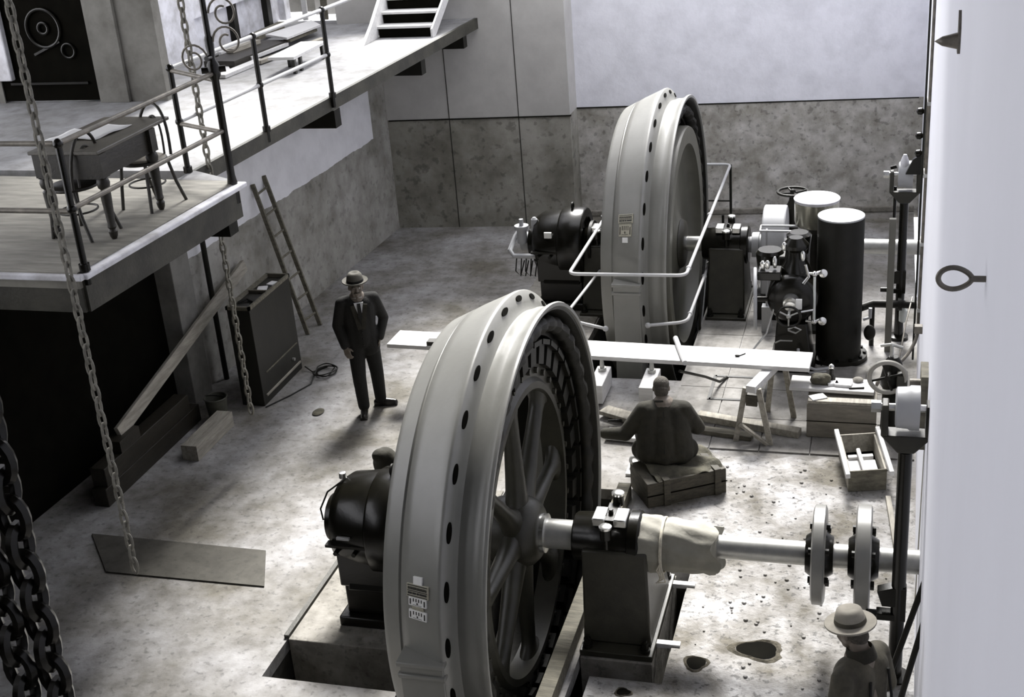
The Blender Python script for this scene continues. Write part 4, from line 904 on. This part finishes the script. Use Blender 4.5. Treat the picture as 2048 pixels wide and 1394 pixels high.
MB().box(-1.42,-1.14,14.62,14.86,1.20,1.31).build('valve_chest', IRON, t, bevel=.015); MB().lathe([(0,.14),(.3,.17),(.34,.14)],(-1.32,15.2,1.05),(0,0,1),20).build('relay_cylinder', IRON, t)
MB().lathe([(0,.13),(.22,.15),(.25,.11)],(-.98,15.25,1.35),(0,0,1),20).build('ball_head', IRON, t); MB().box(-1.22,-.86,15.05,15.5,.10,1.35).build('rear_column', IRONM, t, bevel=.03)
mb = MB().cyl((-.755,14.62,.70),(-.755,14.62,1.30),.016,n=12); lab(mb.build('gauge_glass', GLASS, t),'pale gauge glass')
mb = MB()
for z in (.70,1.30):
    mb.ball((-.755,14.62,z),.035,10,8); mb.cyl((-.755,14.62,z),(-.66,14.66,z+.02),.022); mb.lathe([(0,.045),(.015,.05),(.03,.02)],(-.66,14.60,z+.02),(.3,-1,.2),12); mb.cyl((-.85,14.64,z),(-.755,14.62,z),.016)
lab(mb.build('gauge_cocks', STEEL, t),'bright gauge cocks')
lab(MB().tube([(-.86,14.6,1.42),(-.82,14.58,1.28),(-.88,14.56,1.20)],.018,8).build('bent_pipe', STEEL, t),'bright bent pipe')
lab(MB().box(-.955,-.885,14.42,14.46,.93,1.05).build('instruction_plate', PLATEW, t, bevel=.003),'small white plate'); lab(MB().tube([(-.90,14.52,.86),(-.76,14.55,.88)],.014,6).build('hand_lever', STEEL, t),'bright hand lever')
mb = MB(); mb.tube([(-1.20,14.60,.42),(-1.14,14.58,.46),(-1.0,14.58,.46)],.010,6); mb.tube([(-1.45,14.40,.40),(-1.30,14.55,.56),(-1.22,14.62,.86)],.012,6); mb.tube([(-1.05,14.55,.62),(-.98,14.54,.66),(-.90,14.55,.62),(-.96,14.54,.58),(-1.05,14.55,.61)],.012,6)
lab(mb.build('linkage', STEELD, t),'bright links')
mb = MB(); mb.tube([(-.93,14.58,.36),(-.92,14.5,.28),(-.85,14.45,.20),(-.72,14.50,.13),(-.56,14.62,.11)],.018,8); mb.tube([(-.90,14.62,.12),(-.78,14.48,.10),(-.60,14.55,.09)],.014,8); lab(mb.build('oil_pipes', CASTG, t),'pale oil pipes')
mb = MB(); mb.tube([(-1.50,16.0,1.42),(-.95,16.0,1.42)],.016,8); mb.tube([(-1.50,15.85,1.40),(-.9,15.85,1.40)],.016,8); mb.tube([(-1.42,15.9,1.41),(-1.42,15.9,.36)],.014,8); mb.tube([(-1.5,15.85,1.40),(-1.5,16.0,1.42)],.012,6); mb.box(-1.48,-1.36,15.84,15.98,.0,.37); lab(mb.build('rocking_shaft', CASTG, t),'pale rocking shaft frame')
t = thing('pipe_run', 'dark horizontal pipe running from the tall tank to the right wall', 'pipe', (-.2,15.6,.5))
MB().tube([(-.24,15.45,.56),(-.1,15.6,.56),(WX-.005,15.6,.56)],.050,12).build('pipe', IRONM, t); MB().lathe([(0,.08),(.05,.08)],(.20,15.6,.56),(1,0,0),20).build('flange', IRONM, t); MB().cyl((-.1,15.6,0),(-.1,15.6,.52),.03).build('support', IRONM, t)
tag(MB().box(.06,.14,15.40,15.47,0,1.72).build('stanchion', mat('grey_stanchion_paint',(.17,.165,.14),.55,0,.1,4), None, .006, smooth=False, at=(.1,15.43,0)),'plain grey upright stanchion before the far shaft at the right wall','post')

# ------------------------------------------------------------------ regulating pillars at the right wall
def pillar(x, y, top, low, label):
    t = thing('control_pillar', label, 'pillar', (x,y,0), 'control pillars at the right wall')
    MB().lathe([(0,.12),(.04,.12),(.05,.055),(top-.36,.052)],(x,y,0),(0,0,1),24).build('column', IRON, t)
    mb = MB(); w = .155
    for s_ in (-1,1): mb.extr([(x+s_*w-.025,y-.09,top-.20),(x+s_*w-.025,y+.09,top-.20),(x+s_*w-.025,y+.07,top+.04),(x+s_*w-.025,y-.07,top+.04)],(.05,0,0))
    mb.extr([(x-w-.03,y-.08,top-.20),(x-.06,y-.08,top-.34),(x+.06,y-.08,top-.34),(x+w+.03,y-.08,top-.20)],(0,.16,0)); mb.build('fork', GREYD, t, bevel=.01)
    lab(MB().lathe([(-.085,.04),(-.085,.13),(-.075,.15),(.005,.155),(.02,.165),(.085,.165),(.09,.04)],(x,y,top),(1,0,0),40).build('roller', CASTG, t, ang=40),'pale roller')
    mb = MB().cyl((x-w-.09,y,top),(x+w+.09,y,top),.028); mb.cyl((x-w-.10,y,top),(x-w-.03,y,top),.045,n=6); mb.cyl((x+w+.03,y,top),(x+w+.10,y,top),.045,n=6); lab(mb.build('pin', STEEL, t),'bright pin and nuts')
    mb = MB(); mb.extr([(x-.16,y-.05,low+.26),(x-.05,y-.05,low+.30),(x+.06,y-.05,low+.30),(x+.06,y-.05,low),(x-.16,y-.05,low),(x-.16,y-.05,low+.06),(x-.02,y-.05,low+.06),(x-.02,y-.05,low+.13),(x-.12,y-.05,low+.13)],(0,.10,0)); mb.cyl((x-.24,y,low+.03),(x-.14,y,low+.03),.03); mb.build('lower_bracket', IRON, t, bevel=.006)
    return t
p1 = pillar(.215, 8.93, 2.42, .58, 'black control pillar with a pale roller fork near the near coupling discs')
p2 = pillar(.225, 15.85, 2.14, .62, 'black control pillar beside the grey stanchion at the far shaft')
lab(MB().lathe([(0,.03),(.05,.055),(.16,.05),(.24,.02)],(.21,15.80,2.16),(0,0,1),16).build('oil_bulb', WHITE, p2),'white oil bulb')
MB().cyl((.115,15.88,.62),(.115,15.88,1.98),.018).build('side_rod', IRON, p2); MB().tube([(.05,15.85,2.22),(.12,15.85,2.24)],.025,8).build('side_screw', IRON, p2)
lab(MB().lathe([(0,.02),(.02,.05),(.16,.05),(.2,.02)],(.27,15.7,.28),(0,0,1),14).build('hanging_lamp_bulb', GLASS, p2),'pale glass oiler')
# pump at the wall
t = thing('wall_pump', 'small dark pump with a pale upright handwheel between the work board and the right wall', 'pump', (.13,13.1,0))
MB().lathe([(0,.16),(.05,.16),(.07,.11),(.55,.10),(.60,.13),(.66,.13),(.86,.09),(.92,.05)],(.15,13.2,0),(0,0,1),24).build('body', IRONM, t)
lab(MB().torus((.095,13.0,.766),(0,1,.12),.185,.026,40,10).build('handwheel', mat('pale_wheel_paint',(.3,.29,.26),.5,0,.15,8), t),'pale handwheel rim')
mb = MB().cyl((.095,12.97,.766),(.12,13.12,.766),.03)
for k in range(4): a = PI/2*k+.3; mb.tube([(.095,13.0,.766),(.095+.185*math.cos(a),13.0-.02*math.sin(a),.766+.184*math.sin(a))],.014,6)
mb.build('wheel_spokes', IRONM, t); MB().box(.19,.30,12.98,13.12,.45,.80).build('valve_box', GREYD, t, bevel=.01)
mb = MB().tube([(.02,13.25,1.02),(.12,13.2,1.06),(.24,13.22,1.02)],.018,8); mb.cyl((.13,13.2,.9),(.13,13.2,1.06),.02); lab(mb.build('tee_handle', STEELD, t),'bright tee handle')
# pipes and fittings on the right wall
t = thing('wall_conduit', 'pale thin conduit running down the right wall and bending away to the pump', 'conduit', (.40,14.6,0))
MB().tube(bend([(.425,14.6,9.2),(.425,14.6,.55),(.30,14.3,.42),(.02,14.0,.30),(-.10,13.9,.03)],.15),.020,10).build('conduit', RUST, t)
MB().tube([(.385,14.75,9.2),(.385,14.75,.2)],.012,8).build('twin_wire', IRONM, t)
for z in (.9,1.7,2.5,3.3): MB().box(.40,WX-.01,14.56,14.8,z-.02,z+.02).build('clip', STEELD, t)
MB().tube([(.37,15.7,.62),(.30,15.2,.50),(.22,14.6,.20),(.16,14.2,.02)],.010,6).build('hanging_wire', RUST, t)
t = thing('insulator_bracket', 'wall bar with three dark knobs on the right wall above the far control pillar', 'bracket', (.42,15.7,2.3))
MB().box(.40,WX-.001,15.62,15.72,2.20,3.10).build('bar', WOODM, t, bevel=.004)
for z in (2.95,2.66,2.45): MB().lathe([(0,.02),(.03,.045),(.07,.04),(.09,.0)],(.40,15.67,z),(-1,0,0),14).build('knob', IRON, t)
MB().extr([(.40,15.64,2.20),(.22,15.64,2.20),(.30,15.64,2.38),(.40,15.64,2.45)],(0,.06,0)).build('cleat', IRON, t)
t = thing('wall_hook', 'pear-shaped iron ring hook in the white right wall', 'hook', (.30,3.95,5.31))
pts = []
for k in range(28):
    a = 2*PI*k/28; rr = .062*(1+.25*max(0,math.cos(a))**3); pts.append((wx(3.95)-.095+rr*.7*math.cos(a), 3.95, 5.31+.035*math.sin(a)))
MB().tube(pts,.0085,8,True).build('ring', RUST, t); MB().cyl((wx(3.95)-.045,3.95,5.31),(wx(3.95)+.01,3.95,5.31),.010).build('shank', RUST, t)
t = thing('wall_spike', 'small bent iron spike with a plate high on the right wall', 'spike', (.345,7.2,5.4)); q = wx(7.2)
MB().extr([(q,7.16,5.34),(q,7.24,5.34),(q,7.24,5.55),(q,7.16,5.47)],(-.015,0,0)).build('plate', RUST, t); MB().lathe([(0,.045),(.08,.025),(.12,.0)],(q-.01,7.2,5.40),(-1,0,0),12).build('spike', RUST, t)
tag(MB().box(wx(12.8)-.08,wx(12.8),12.75,12.83,1.38,1.46).build('wall_plug', RUST, None, .004, at=(.41,12.8,1.42)),'square wooden plug projecting from the right wall above the pump','plug')
t = thing('wall_bearing_bracket', 'rusty plank bracket with a bolt on the right wall beside the near roller fork', 'bracket', (WX,9.7,2.4))
MB().box(.32,.378,9.55,9.85,1.75,2.38).build('back_board', WOODM, t, bevel=.004, smooth=False); MB().cyl((.24,9.7,2.26),(.33,9.7,2.26),.035).build('bolt', RUST, t); MB().box(.25,.325,9.6,9.8,1.85,1.92).build('rest', WOODW, t, bevel=.004)

# ------------------------------------------------------------------ people
def hand(mb, w, d, side, curl=.6, sc=1., palm_n=None):
    """palm, four bent fingers and a thumb; w wrist, d direction, side across the palm towards the thumb"""
    w = Vector(w); d = Vector(d).normalized(); s_ = Vector(side); s_ = (s_-d*s_.dot(d)).normalized(); n = d.cross(s_)
    if palm_n is not None and n.dot(Vector(palm_n)) < 0: n = -n
    pc = w+d*.045*sc
    for k in (-1.,-.33,.33,1.): mb.caps(w+s_*(k*.020*sc)+d*.01*sc, pc+s_*(k*.030*sc)+d*.03*sc, .016*sc, .0135*sc, 10)
    for k,L_ in ((1.,.068),(.36,.078),(-.30,.073),(-1.,.058)):
        b = pc+s_*(k*.029*sc)+d*.035*sc; L_ *= sc
        p1_ = b+d*L_*.45+n*L_*.18*curl; p2_ = p1_+(d*(1-.6*curl)+n*.9*curl).normalized()*L_*.32; p3_ = p2_+(d*(.8-1.2*curl)+n*curl*1.1).normalized()*L_*.26
        mb.chain([b,p1_,p2_,p3_],[.0092*sc,.0088*sc,.0082*sc,.0072*sc])
    tb = w+s_*.028*sc+d*.022*sc; t1_ = tb+(s_*.75+d*.6+n*.25).normalized()*.034*sc; t2_ = t1_+(s_*.2+d*.9+n*.4).normalized()*.028*sc
    mb.chain([tb,t1_,t2_],[.0125*sc,.0105*sc,.0085*sc])
def head(mb, c, f, up=(0,0,1), s=1.):
    """skull, jaw, nose, brow, ears, lips; c centre, f facing"""
    f = Vector(f).normalized(); u = Vector(up); u = (u-f*u.dot(f)).normalized(); r_ = f.cross(u); c = Vector(c)
    P = lambda a,b,e: c+r_*(a*s)+f*(b*s)+u*(e*s)
    mb.ball(P(0,-.012,.030), (.080*s,.092*s,.088*s)); mb.ball(P(0,.012,-.01), (.068*s,.080*s,.088*s)); mb.caps(P(-.026,.038,-.075),P(.026,.038,-.075),.034*s,.034*s,12); mb.ball(P(0,.060,-.092),.024*s,12,8)
    mb.chain([P(0,.082,.012),P(0,.100,-.022),P(0,.094,-.030)],[.010*s,.0145*s,.012*s]); mb.caps(P(-.013,.088,-.030),P(.013,.088,-.030),.0095*s,.0095*s,8)
    mb.caps(P(-.034,.076,.022),P(.034,.076,.022),.012*s,.012*s,8)
    mb.caps(P(-.020,.083,-.056),P(.020,.083,-.056),.0075*s,.0075*s,8); mb.caps(P(-.016,.081,-.065),P(.016,.081,-.065),.008*s,.008*s,8)
    for k in (-1,1): mb.ball(P(k*.078,-.008,-.004),(.013*s,.020*s,.032*s),10,8); mb.caps(P(k*.045,.060,-.02),P(k*.036,.062,-.05),.024*s,.02*s,8)
    mb.caps(P(0,-.03,-.06),P(0,-.035,-.17),.058*s,.062*s,14)
    return P
def face_bits(P, s, parent, moustache=False):
    mb = MB()
    for k in (-1,1): mb.ball(P(k*.031,.072,.004),.0115*s,10,8)
    lab(mb.build('eyes', PAPER, parent),'eyes')
    mb = MB()
    for k in (-1,1): mb.ball(P(k*.031,.0815,.004),.0055*s,8,6)
    lab(mb.build('irises', MARK, parent),'dark irises')
    mb = MB()
    for k in (-1,1): mb.tube([P(k*.014,.088,.022),P(k*.032,.089,.027),P(k*.050,.078,.021)],.005*s,6)
    if moustache: mb.chain([P(-.034,.084,-.050),P(0,.096,-.043),P(.034,.084,-.050)],[.006*s,.011*s,.006*s])
    lab(mb.build('eyebrows_and_moustache' if moustache else 'eyebrows', HAIR, parent),'dark brows and moustache' if moustache else 'dark brows')

# the man in the suit
m = thing('person', 'standing man in a dark suit, white shirt and felt hat, one hand in his pocket', 'person', (-5.90,13.1,0))
f = Vector((.46,-.888,0)); r_ = Vector((-f.y,f.x,0))          # r_ : his own left (towards the right of the view)
O = Vector((-5.88,13.13,0))
def L3(a,b,z): return O+r_*a+f*b+Vector((0,0,z))
ank = [L3(-.09,.10,.075), L3(.13,-.06,.075)]; kne = [L3(-.10,.09,.47), L3(.12,.0,.48)]; hip = [L3(-.085,0,.90), L3(.085,0,.90)]
sh_ = [L3(-.185,0,1.40), L3(.185,-.01,1.41)]; elb = [L3(-.27,-.03,1.12), L3(.285,-.07,1.13)]; wri = [L3(-.215,.10,.88), L3(.20,.06,.92)]
hc = L3(.0,.035,1.585)
mb = MB(); P = head(mb, hc, f*.96+Vector((0,0,.08)), (0,0,1), 1.)
mb.caps(L3(0,-.0,1.44),L3(0,.01,1.0),.10,.11); 
for i in (0,1):
    mb.chain([hip[i]+Vector((0,0,.06)),kne[i],ank[i]],[.082,.055,.04]); mb.chain([sh_[i],elb[i],wri[i]],[.055,.042,.030]); mb.caps(L3(0,0,1.42),sh_[i],.06,.055); mb.caps(L3(0,0,.98),hip[i],.10,.09)
hand(mb, wri[0], Vector((0,0,-1))+f*.45+r_*.25, f*.6+r_*.8, .65, 1.05, r_)
hand(mb, wri[1]+Vector((0,0,0)), Vector((0,0,-1))-r_*.25, f, .3, .8)
body = blob(mb,'body',SKIN,m,.0065,2); face_bits(P,1.,m,True)
mb = MB()                                            # jacket
for a,b,z0,z1,w0,w1 in ((-.07,.0,1.35,1.16,.125,.115),(.07,.0,1.35,1.16,.125,.115),(-.065,0,1.16,.98,.115,.115),(.065,0,1.16,.98,.115,.115),(-.075,.005,.98,.82,.115,.125),(.075,.005,.98,.82,.115,.125)): mb.caps(L3(a,b,z0),L3(a*1.05,b,z1),w0,w1,14)
for i in (0,1):
    mb.chain([L3((-.05,.05)[i],-.01,1.42),sh_[i],elb[i],wri[i]+(elb[i]-wri[i])*.08],[.075,.078,.062,.050])
mb.caps(L3(0,.02,1.33),L3(0,.03,.93),.125,.125,16)
j = blob(mb,'jacket',SUIT,m,.012,3)
for k in (-1,1): MB().bar(L3(k*.075,.130,1.40),L3(k*.018,.155,1.10),.05,.012,f).build('lapel', WORK, j, smooth=False)
for q in (1.06,.98,.90): MB().ball(L3(.0,.150,q),.010,8,6).build('button', IRON, j)
mb = MB()
for i in (0,1): mb.chain([hip[i]+Vector((0,0,.05)),kne[i],ank[i]+Vector((0,0,.03))],[.108,.082,.070]); mb.caps(L3(0,0,.93),hip[i],.11,.11)
blob(mb,'trousers',SUIT,m,.012,3)
for i,d in ((0,f*.95-r_*.15),(1,f*.25+r_*.95)):
    d = d.normalized(); a = ank[i]; mb = MB(); g0 = Vector((a.x,a.y,0))
    mb.chain([g0-d*.05+Vector((0,0,.045)),g0+d*.06+Vector((0,0,.048)),g0+d*.17+Vector((0,0,.036))],[.042,.046,.034]); mb.caps(g0+Vector((0,0,.05)),g0+Vector((0,0,.12)),.045,.045)
    mb.bar(g0-d*.085+Vector((0,0,.012)),g0+d*.20+Vector((0,0,.012)),.085,.022)
    blob(mb,'shoe',LEATHER,m,.008,2)
mb = MB().extr([L3(-.055,.118,1.425),L3(.055,.118,1.425),L3(.0,.150,1.20)],f*.012); s1 = mb.build('shirt_front', SHIRT, m, smooth=False); mb = MB().torus(L3(0,.012,1.455),(f*-.25+Vector((0,0,1))),.066,.020,24,8); lab(mb.build('collar', SHIRT, s1),'white collar')
mb = MB().extr([L3(-.018,.142,1.42),L3(.018,.142,1.42),L3(.026,.160,1.26),L3(0,.165,1.20),L3(-.026,.160,1.26)],f*.01); mb.build('necktie', SUIT, m, smooth=False)
h = MB(); hz_ = P(0,-.010,.062); hu = Vector((0,0,1))
h.lathe([(.0,.0),(.012,.150),(.020,.153),(.026,.150),(.012,.098),(.055,.095),(.090,.086),(.115,.068),(.122,.048),(.112,.030),(.104,.0)],hz_,hu+f*.06,36); ht = h.build('felt_hat', FELT, m, ang=60)
MB().lathe([(.012,.098),(.014,.101),(.040,.098),(.042,.094)],hz_,hu+f*.06,36).build('hat_band', SUIT, ht)

# the workman on the crate, seen from behind
m = thing('person', 'workman in a dark jacket sitting on the crate with his back turned, head bent', 'person', (-2.0,11.75,0))
f = Vector((-.16,.987,0)); r_ = Vector((-f.y,f.x,0))          # r_: his left
O = Vector((-2.07,11.72,0))
hc = L3(.02,.25,1.02)
sh_ = [L3(-.20,.13,.83), L3(.20,.13,.83)]; hip = [L3(-.11,.02,.42), L3(.11,.02,.42)]; kne = [L3(-.20,.44,.47),L3(.24,.42,.47)]; ank = [L3(-.16,.50,.10),L3(.22,.50,.10)]
elb = [L3(-.34,.18,.60), L3(.40,.10,.58)]; wri = [L3(-.20,.40,.60), L3(.64,.20,.54)]
mb = MB(); P = head(mb, hc, f*.9+Vector((0,0,-.42)), (0,0,1), 1.)
mb.chain([L3(0,.16,.86),L3(0,.06,.62),L3(0,.02,.44)],[.12,.13,.13])
for i in (0,1): mb.chain([hip[i],kne[i],ank[i]],[.09,.06,.045]); mb.chain([L3(0,.15,.84),sh_[i],elb[i],wri[i]],[.07,.062,.045,.032])
hand(mb, wri[0], f*.8-r_*-.3+Vector((0,0,-.3)), r_, .7, 1.05); hand(mb, wri[1], r_*.9+f*.2+Vector((0,0,-.15)), f, .6, 1.05)
blob(mb,'body',SKIN,m,.0065,2); face_bits(P,1.,m)
mb = MB().ball(P(0,-.020,.040),(.083,.092,.084),20,14); mb.ball(P(0,-.05,-.03),(.074,.066,.078),16,10); mb.build('hair', HAIR, m)
mb = MB()
for k in (-1,1): mb.chain([L3(k*.12,.13,.80),L3(k*.13,.05,.62),L3(k*.15,.0,.44)],[.125,.14,.155]); mb.chain([L3(k*.15,.0,.52),L3(k*.23,.06,.42)],[.11,.115])
mb.chain([L3(.01,.19,.885),L3(.0,.14,.82),L3(0,.03,.62),L3(0,-.02,.44)],[.094,.125,.15,.16])
for i in (0,1): mb.chain([L3((-.06,.06)[i],.15,.85),sh_[i],elb[i],wri[i]+(elb[i]-wri[i])*.1],[.085,.095,.078,.058])
mb.chain([L3(-.22,-.05,.42),L3(0,-.12,.40),L3(.22,-.05,.42)],[.07,.07,.07]); mb.caps(L3(-.24,.0,.50),L3(-.22,-.05,.42),.05,.06); mb.caps(L3(.22,-.05,.47),L3(.25,.02,.40),.05,.06)
j = blob(mb,'jacket',WORK,m,.013,3)
mb = MB(); mb.torus(L3(.01,.165,.905),f*.45+Vector((0,0,1)),.075,.022,24,8); lab(mb.build('collar', WORK, j),'folded collar'); mb = MB().tube([L3(0,.02,.86),L3(0,-.10,.66),L3(0,-.175,.48)],.006,6); mb.build('back_seam', SUIT, j)
mb = MB()
for i in (0,1): mb.chain([hip[i],kne[i],ank[i]+Vector((0,0,.04))],[.115,.085,.07]); mb.caps(L3(0,.02,.42),hip[i],.12,.12)
blob(mb,'trousers',SUIT,m,.014,3)
for i in (0,1):
    a = ank[i]; g0 = Vector((a.x,a.y,.02)); mb = MB(); mb.chain([g0-f*.05+Vector((0,0,.045)),g0+f*.17+Vector((0,0,.036))],[.044,.036]); mb.caps(g0+Vector((0,0,.05)),g0+Vector((0,0,.12)),.046,.046); mb.bar(g0-f*.085+Vector((0,0,.01)),g0+f*.2+Vector((0,0,.01)),.085,.02)
    blob(mb,'boot',LEATHER,m,.009,2)

# the workman in the pale hat at the lower right, stooping past the wall
m = thing('person', 'workman in a pale hat and faded jacket beside the two rods on the right wall', 'person', (-.05,7.15,0))
f = Vector((-.85,.53,0)).normalized(); r_ = Vector((-f.y,f.x,0)); O = Vector((-.02,7.2,0.02))
hc = L3(.0,.10,1.60)
sh_ = [L3(-.19,.02,1.36), L3(.19,.02,1.36)]; hip = [L3(-.10,0,.90), L3(.10,0,.90)]; kne = [L3(-.11,.06,.48), L3(.12,.10,.48)]; ank = [L3(-.11,-.06,.08), L3(.12,.06,.08)]
elb = [L3(-.29,.0,1.08), L3(.28,.02,1.08)]; wri = [L3(-.22,.20,.98), L3(.20,.24,.98)]
mb = MB(); P = head(mb, hc, f*.93+Vector((0,0,-.3)), (0,0,1), 1.)
mb.chain([L3(0,.03,1.42),L3(0,0,1.0),L3(0,0,.92)],[.10,.12,.12])
for i in (0,1): mb.chain([hip[i],kne[i],ank[i]],[.09,.058,.045]); mb.chain([L3(0,.02,1.40),sh_[i],elb[i],wri[i]],[.07,.058,.044,.032])
hand(mb, wri[0], f, r_, .6, 1.05); hand(mb, wri[1], f, -r_, .6, 1.05)
blob(mb,'body',SKIN,m,.0065,2); face_bits(P,1.,m)
mb = MB()
for k in (-1,1): mb.chain([L3(k*.08,.02,1.33),L3(k*.08,.02,1.1),L3(k*.085,.0,.84)],[.135,.13,.14])
for i in (0,1): mb.chain([L3((-.05,.05)[i],.01,1.40),sh_[i],elb[i],wri[i]+(elb[i]-wri[i])*.1],[.08,.085,.068,.055])
j = blob(mb,'jacket',WORK2,m,.013,3)
mb = MB().lathe([(0,.10),(.03,.098),(.075,.088),(.085,.080),(.03,.085)],L3(0,.015,1.43),f*.25+Vector((0,0,1)),28,caps=False); lab(mb.build('collar', WORK, j),'dark turned-up collar')
mb = MB().ball(P(0,-.022,.020),(.084,.090,.085),20,14); mb.ball(P(0,-.045,-.03),(.070,.062,.070),16,10); mb.build('hair', HAIR, m)
mb = MB()
for k in (-1,1): mb.tube([L3(k*.10,-.12,1.36),L3(k*.12,-.14,1.15),L3(k*.13,-.14,.88)],.010,6)
mb.build('braces', SUIT, j)
mb = MB()
for i in (0,1): mb.chain([hip[i],kne[i],ank[i]+Vector((0,0,.03))],[.115,.085,.072]); mb.caps(L3(0,0,.92),hip[i],.12,.12)
blob(mb,'trousers',WORK,m,.014,3)
for i in (0,1):
    a = ank[i]; g0 = Vector((a.x,a.y,.028)); mb = MB(); mb.chain([g0-f*.05+Vector((0,0,.045)),g0+f*.17+Vector((0,0,.036))],[.044,.036]); mb.caps(g0+Vector((0,0,.05)),g0+Vector((0,0,.12)),.046,.046); mb.bar(g0-f*.085+Vector((0,0,.01)),g0+f*.2+Vector((0,0,.01)),.085,.02)
    blob(mb,'boot',LEATHER,m,.009,2)
hb = P(0,-.010,.055); hu = (Vector((0,0,1))+f*.16).normalized()
ht = MB().lathe([(.0,.0),(.0,.165),(.006,.168),(.012,.165),(.014,.100),(.06,.094),(.10,.080),(.112,.05),(.10,.0)],hb,hu,36).build('straw_hat', FELTP, m, ang=60)
MB().lathe([(.013,.101),(.016,.104),(.040,.100),(.042,.096)],hb,hu,36).build('hat_band', WORK2, ht)

# ------------------------------------------------------------------ light and camera
W = bpy.data.worlds.new('daylight'); S.world = W; W.use_nodes = True
bg = W.node_tree.nodes['Background']; bg.inputs['Color'].default_value = (.955,.955,1.0,1); bg.inputs['Strength'].default_value = 2.1
L = bpy.data.lights.new('sun', 'SUN'); L.energy = 8.6; L.angle = math.radians(18); L.color = (1,.98,.95)
lo = bpy.data.objects.new('sun', L); COL.objects.link(lo); lo.rotation_euler = Vector((-.05,.66,.74)).to_track_quat('Z','Y').to_euler(); lo.location = (-3,14,15)

cd = bpy.data.cameras.new('camera'); co = bpy.data.objects.new('camera', cd); COL.objects.link(co)
yaw, pitch, roll, f = .2989, -.4074, -.0821, 2613.2
fw = Vector((-math.sin(yaw)*math.cos(pitch), math.cos(yaw)*math.cos(pitch), math.sin(pitch)))
r0 = fw.cross(Vector((0,0,1))).normalized(); u0 = r0.cross(fw)
r = r0*math.cos(roll)+u0*math.sin(roll); u = u0*math.cos(roll)-r0*math.sin(roll)
co.matrix_world = Matrix(((r.x,u.x,-fw.x,0),(r.y,u.y,-fw.y,0),(r.z,u.z,-fw.z,6.8),(0,0,0,1)))
cd.sensor_fit = 'HORIZONTAL'; cd.sensor_width = 36; cd.lens = f/2048*36; cd.clip_start = .05; cd.clip_end = 100
S.camera = co
S.view_settings.view_transform = 'Standard'; S.view_settings.look = 'None'; S.view_settings.exposure = .6; S.view_settings.gamma = 1
S.view_settings.use_curve_mapping = False
S.cycles.max_bounces = 8; S.cycles.diffuse_bounces = 5
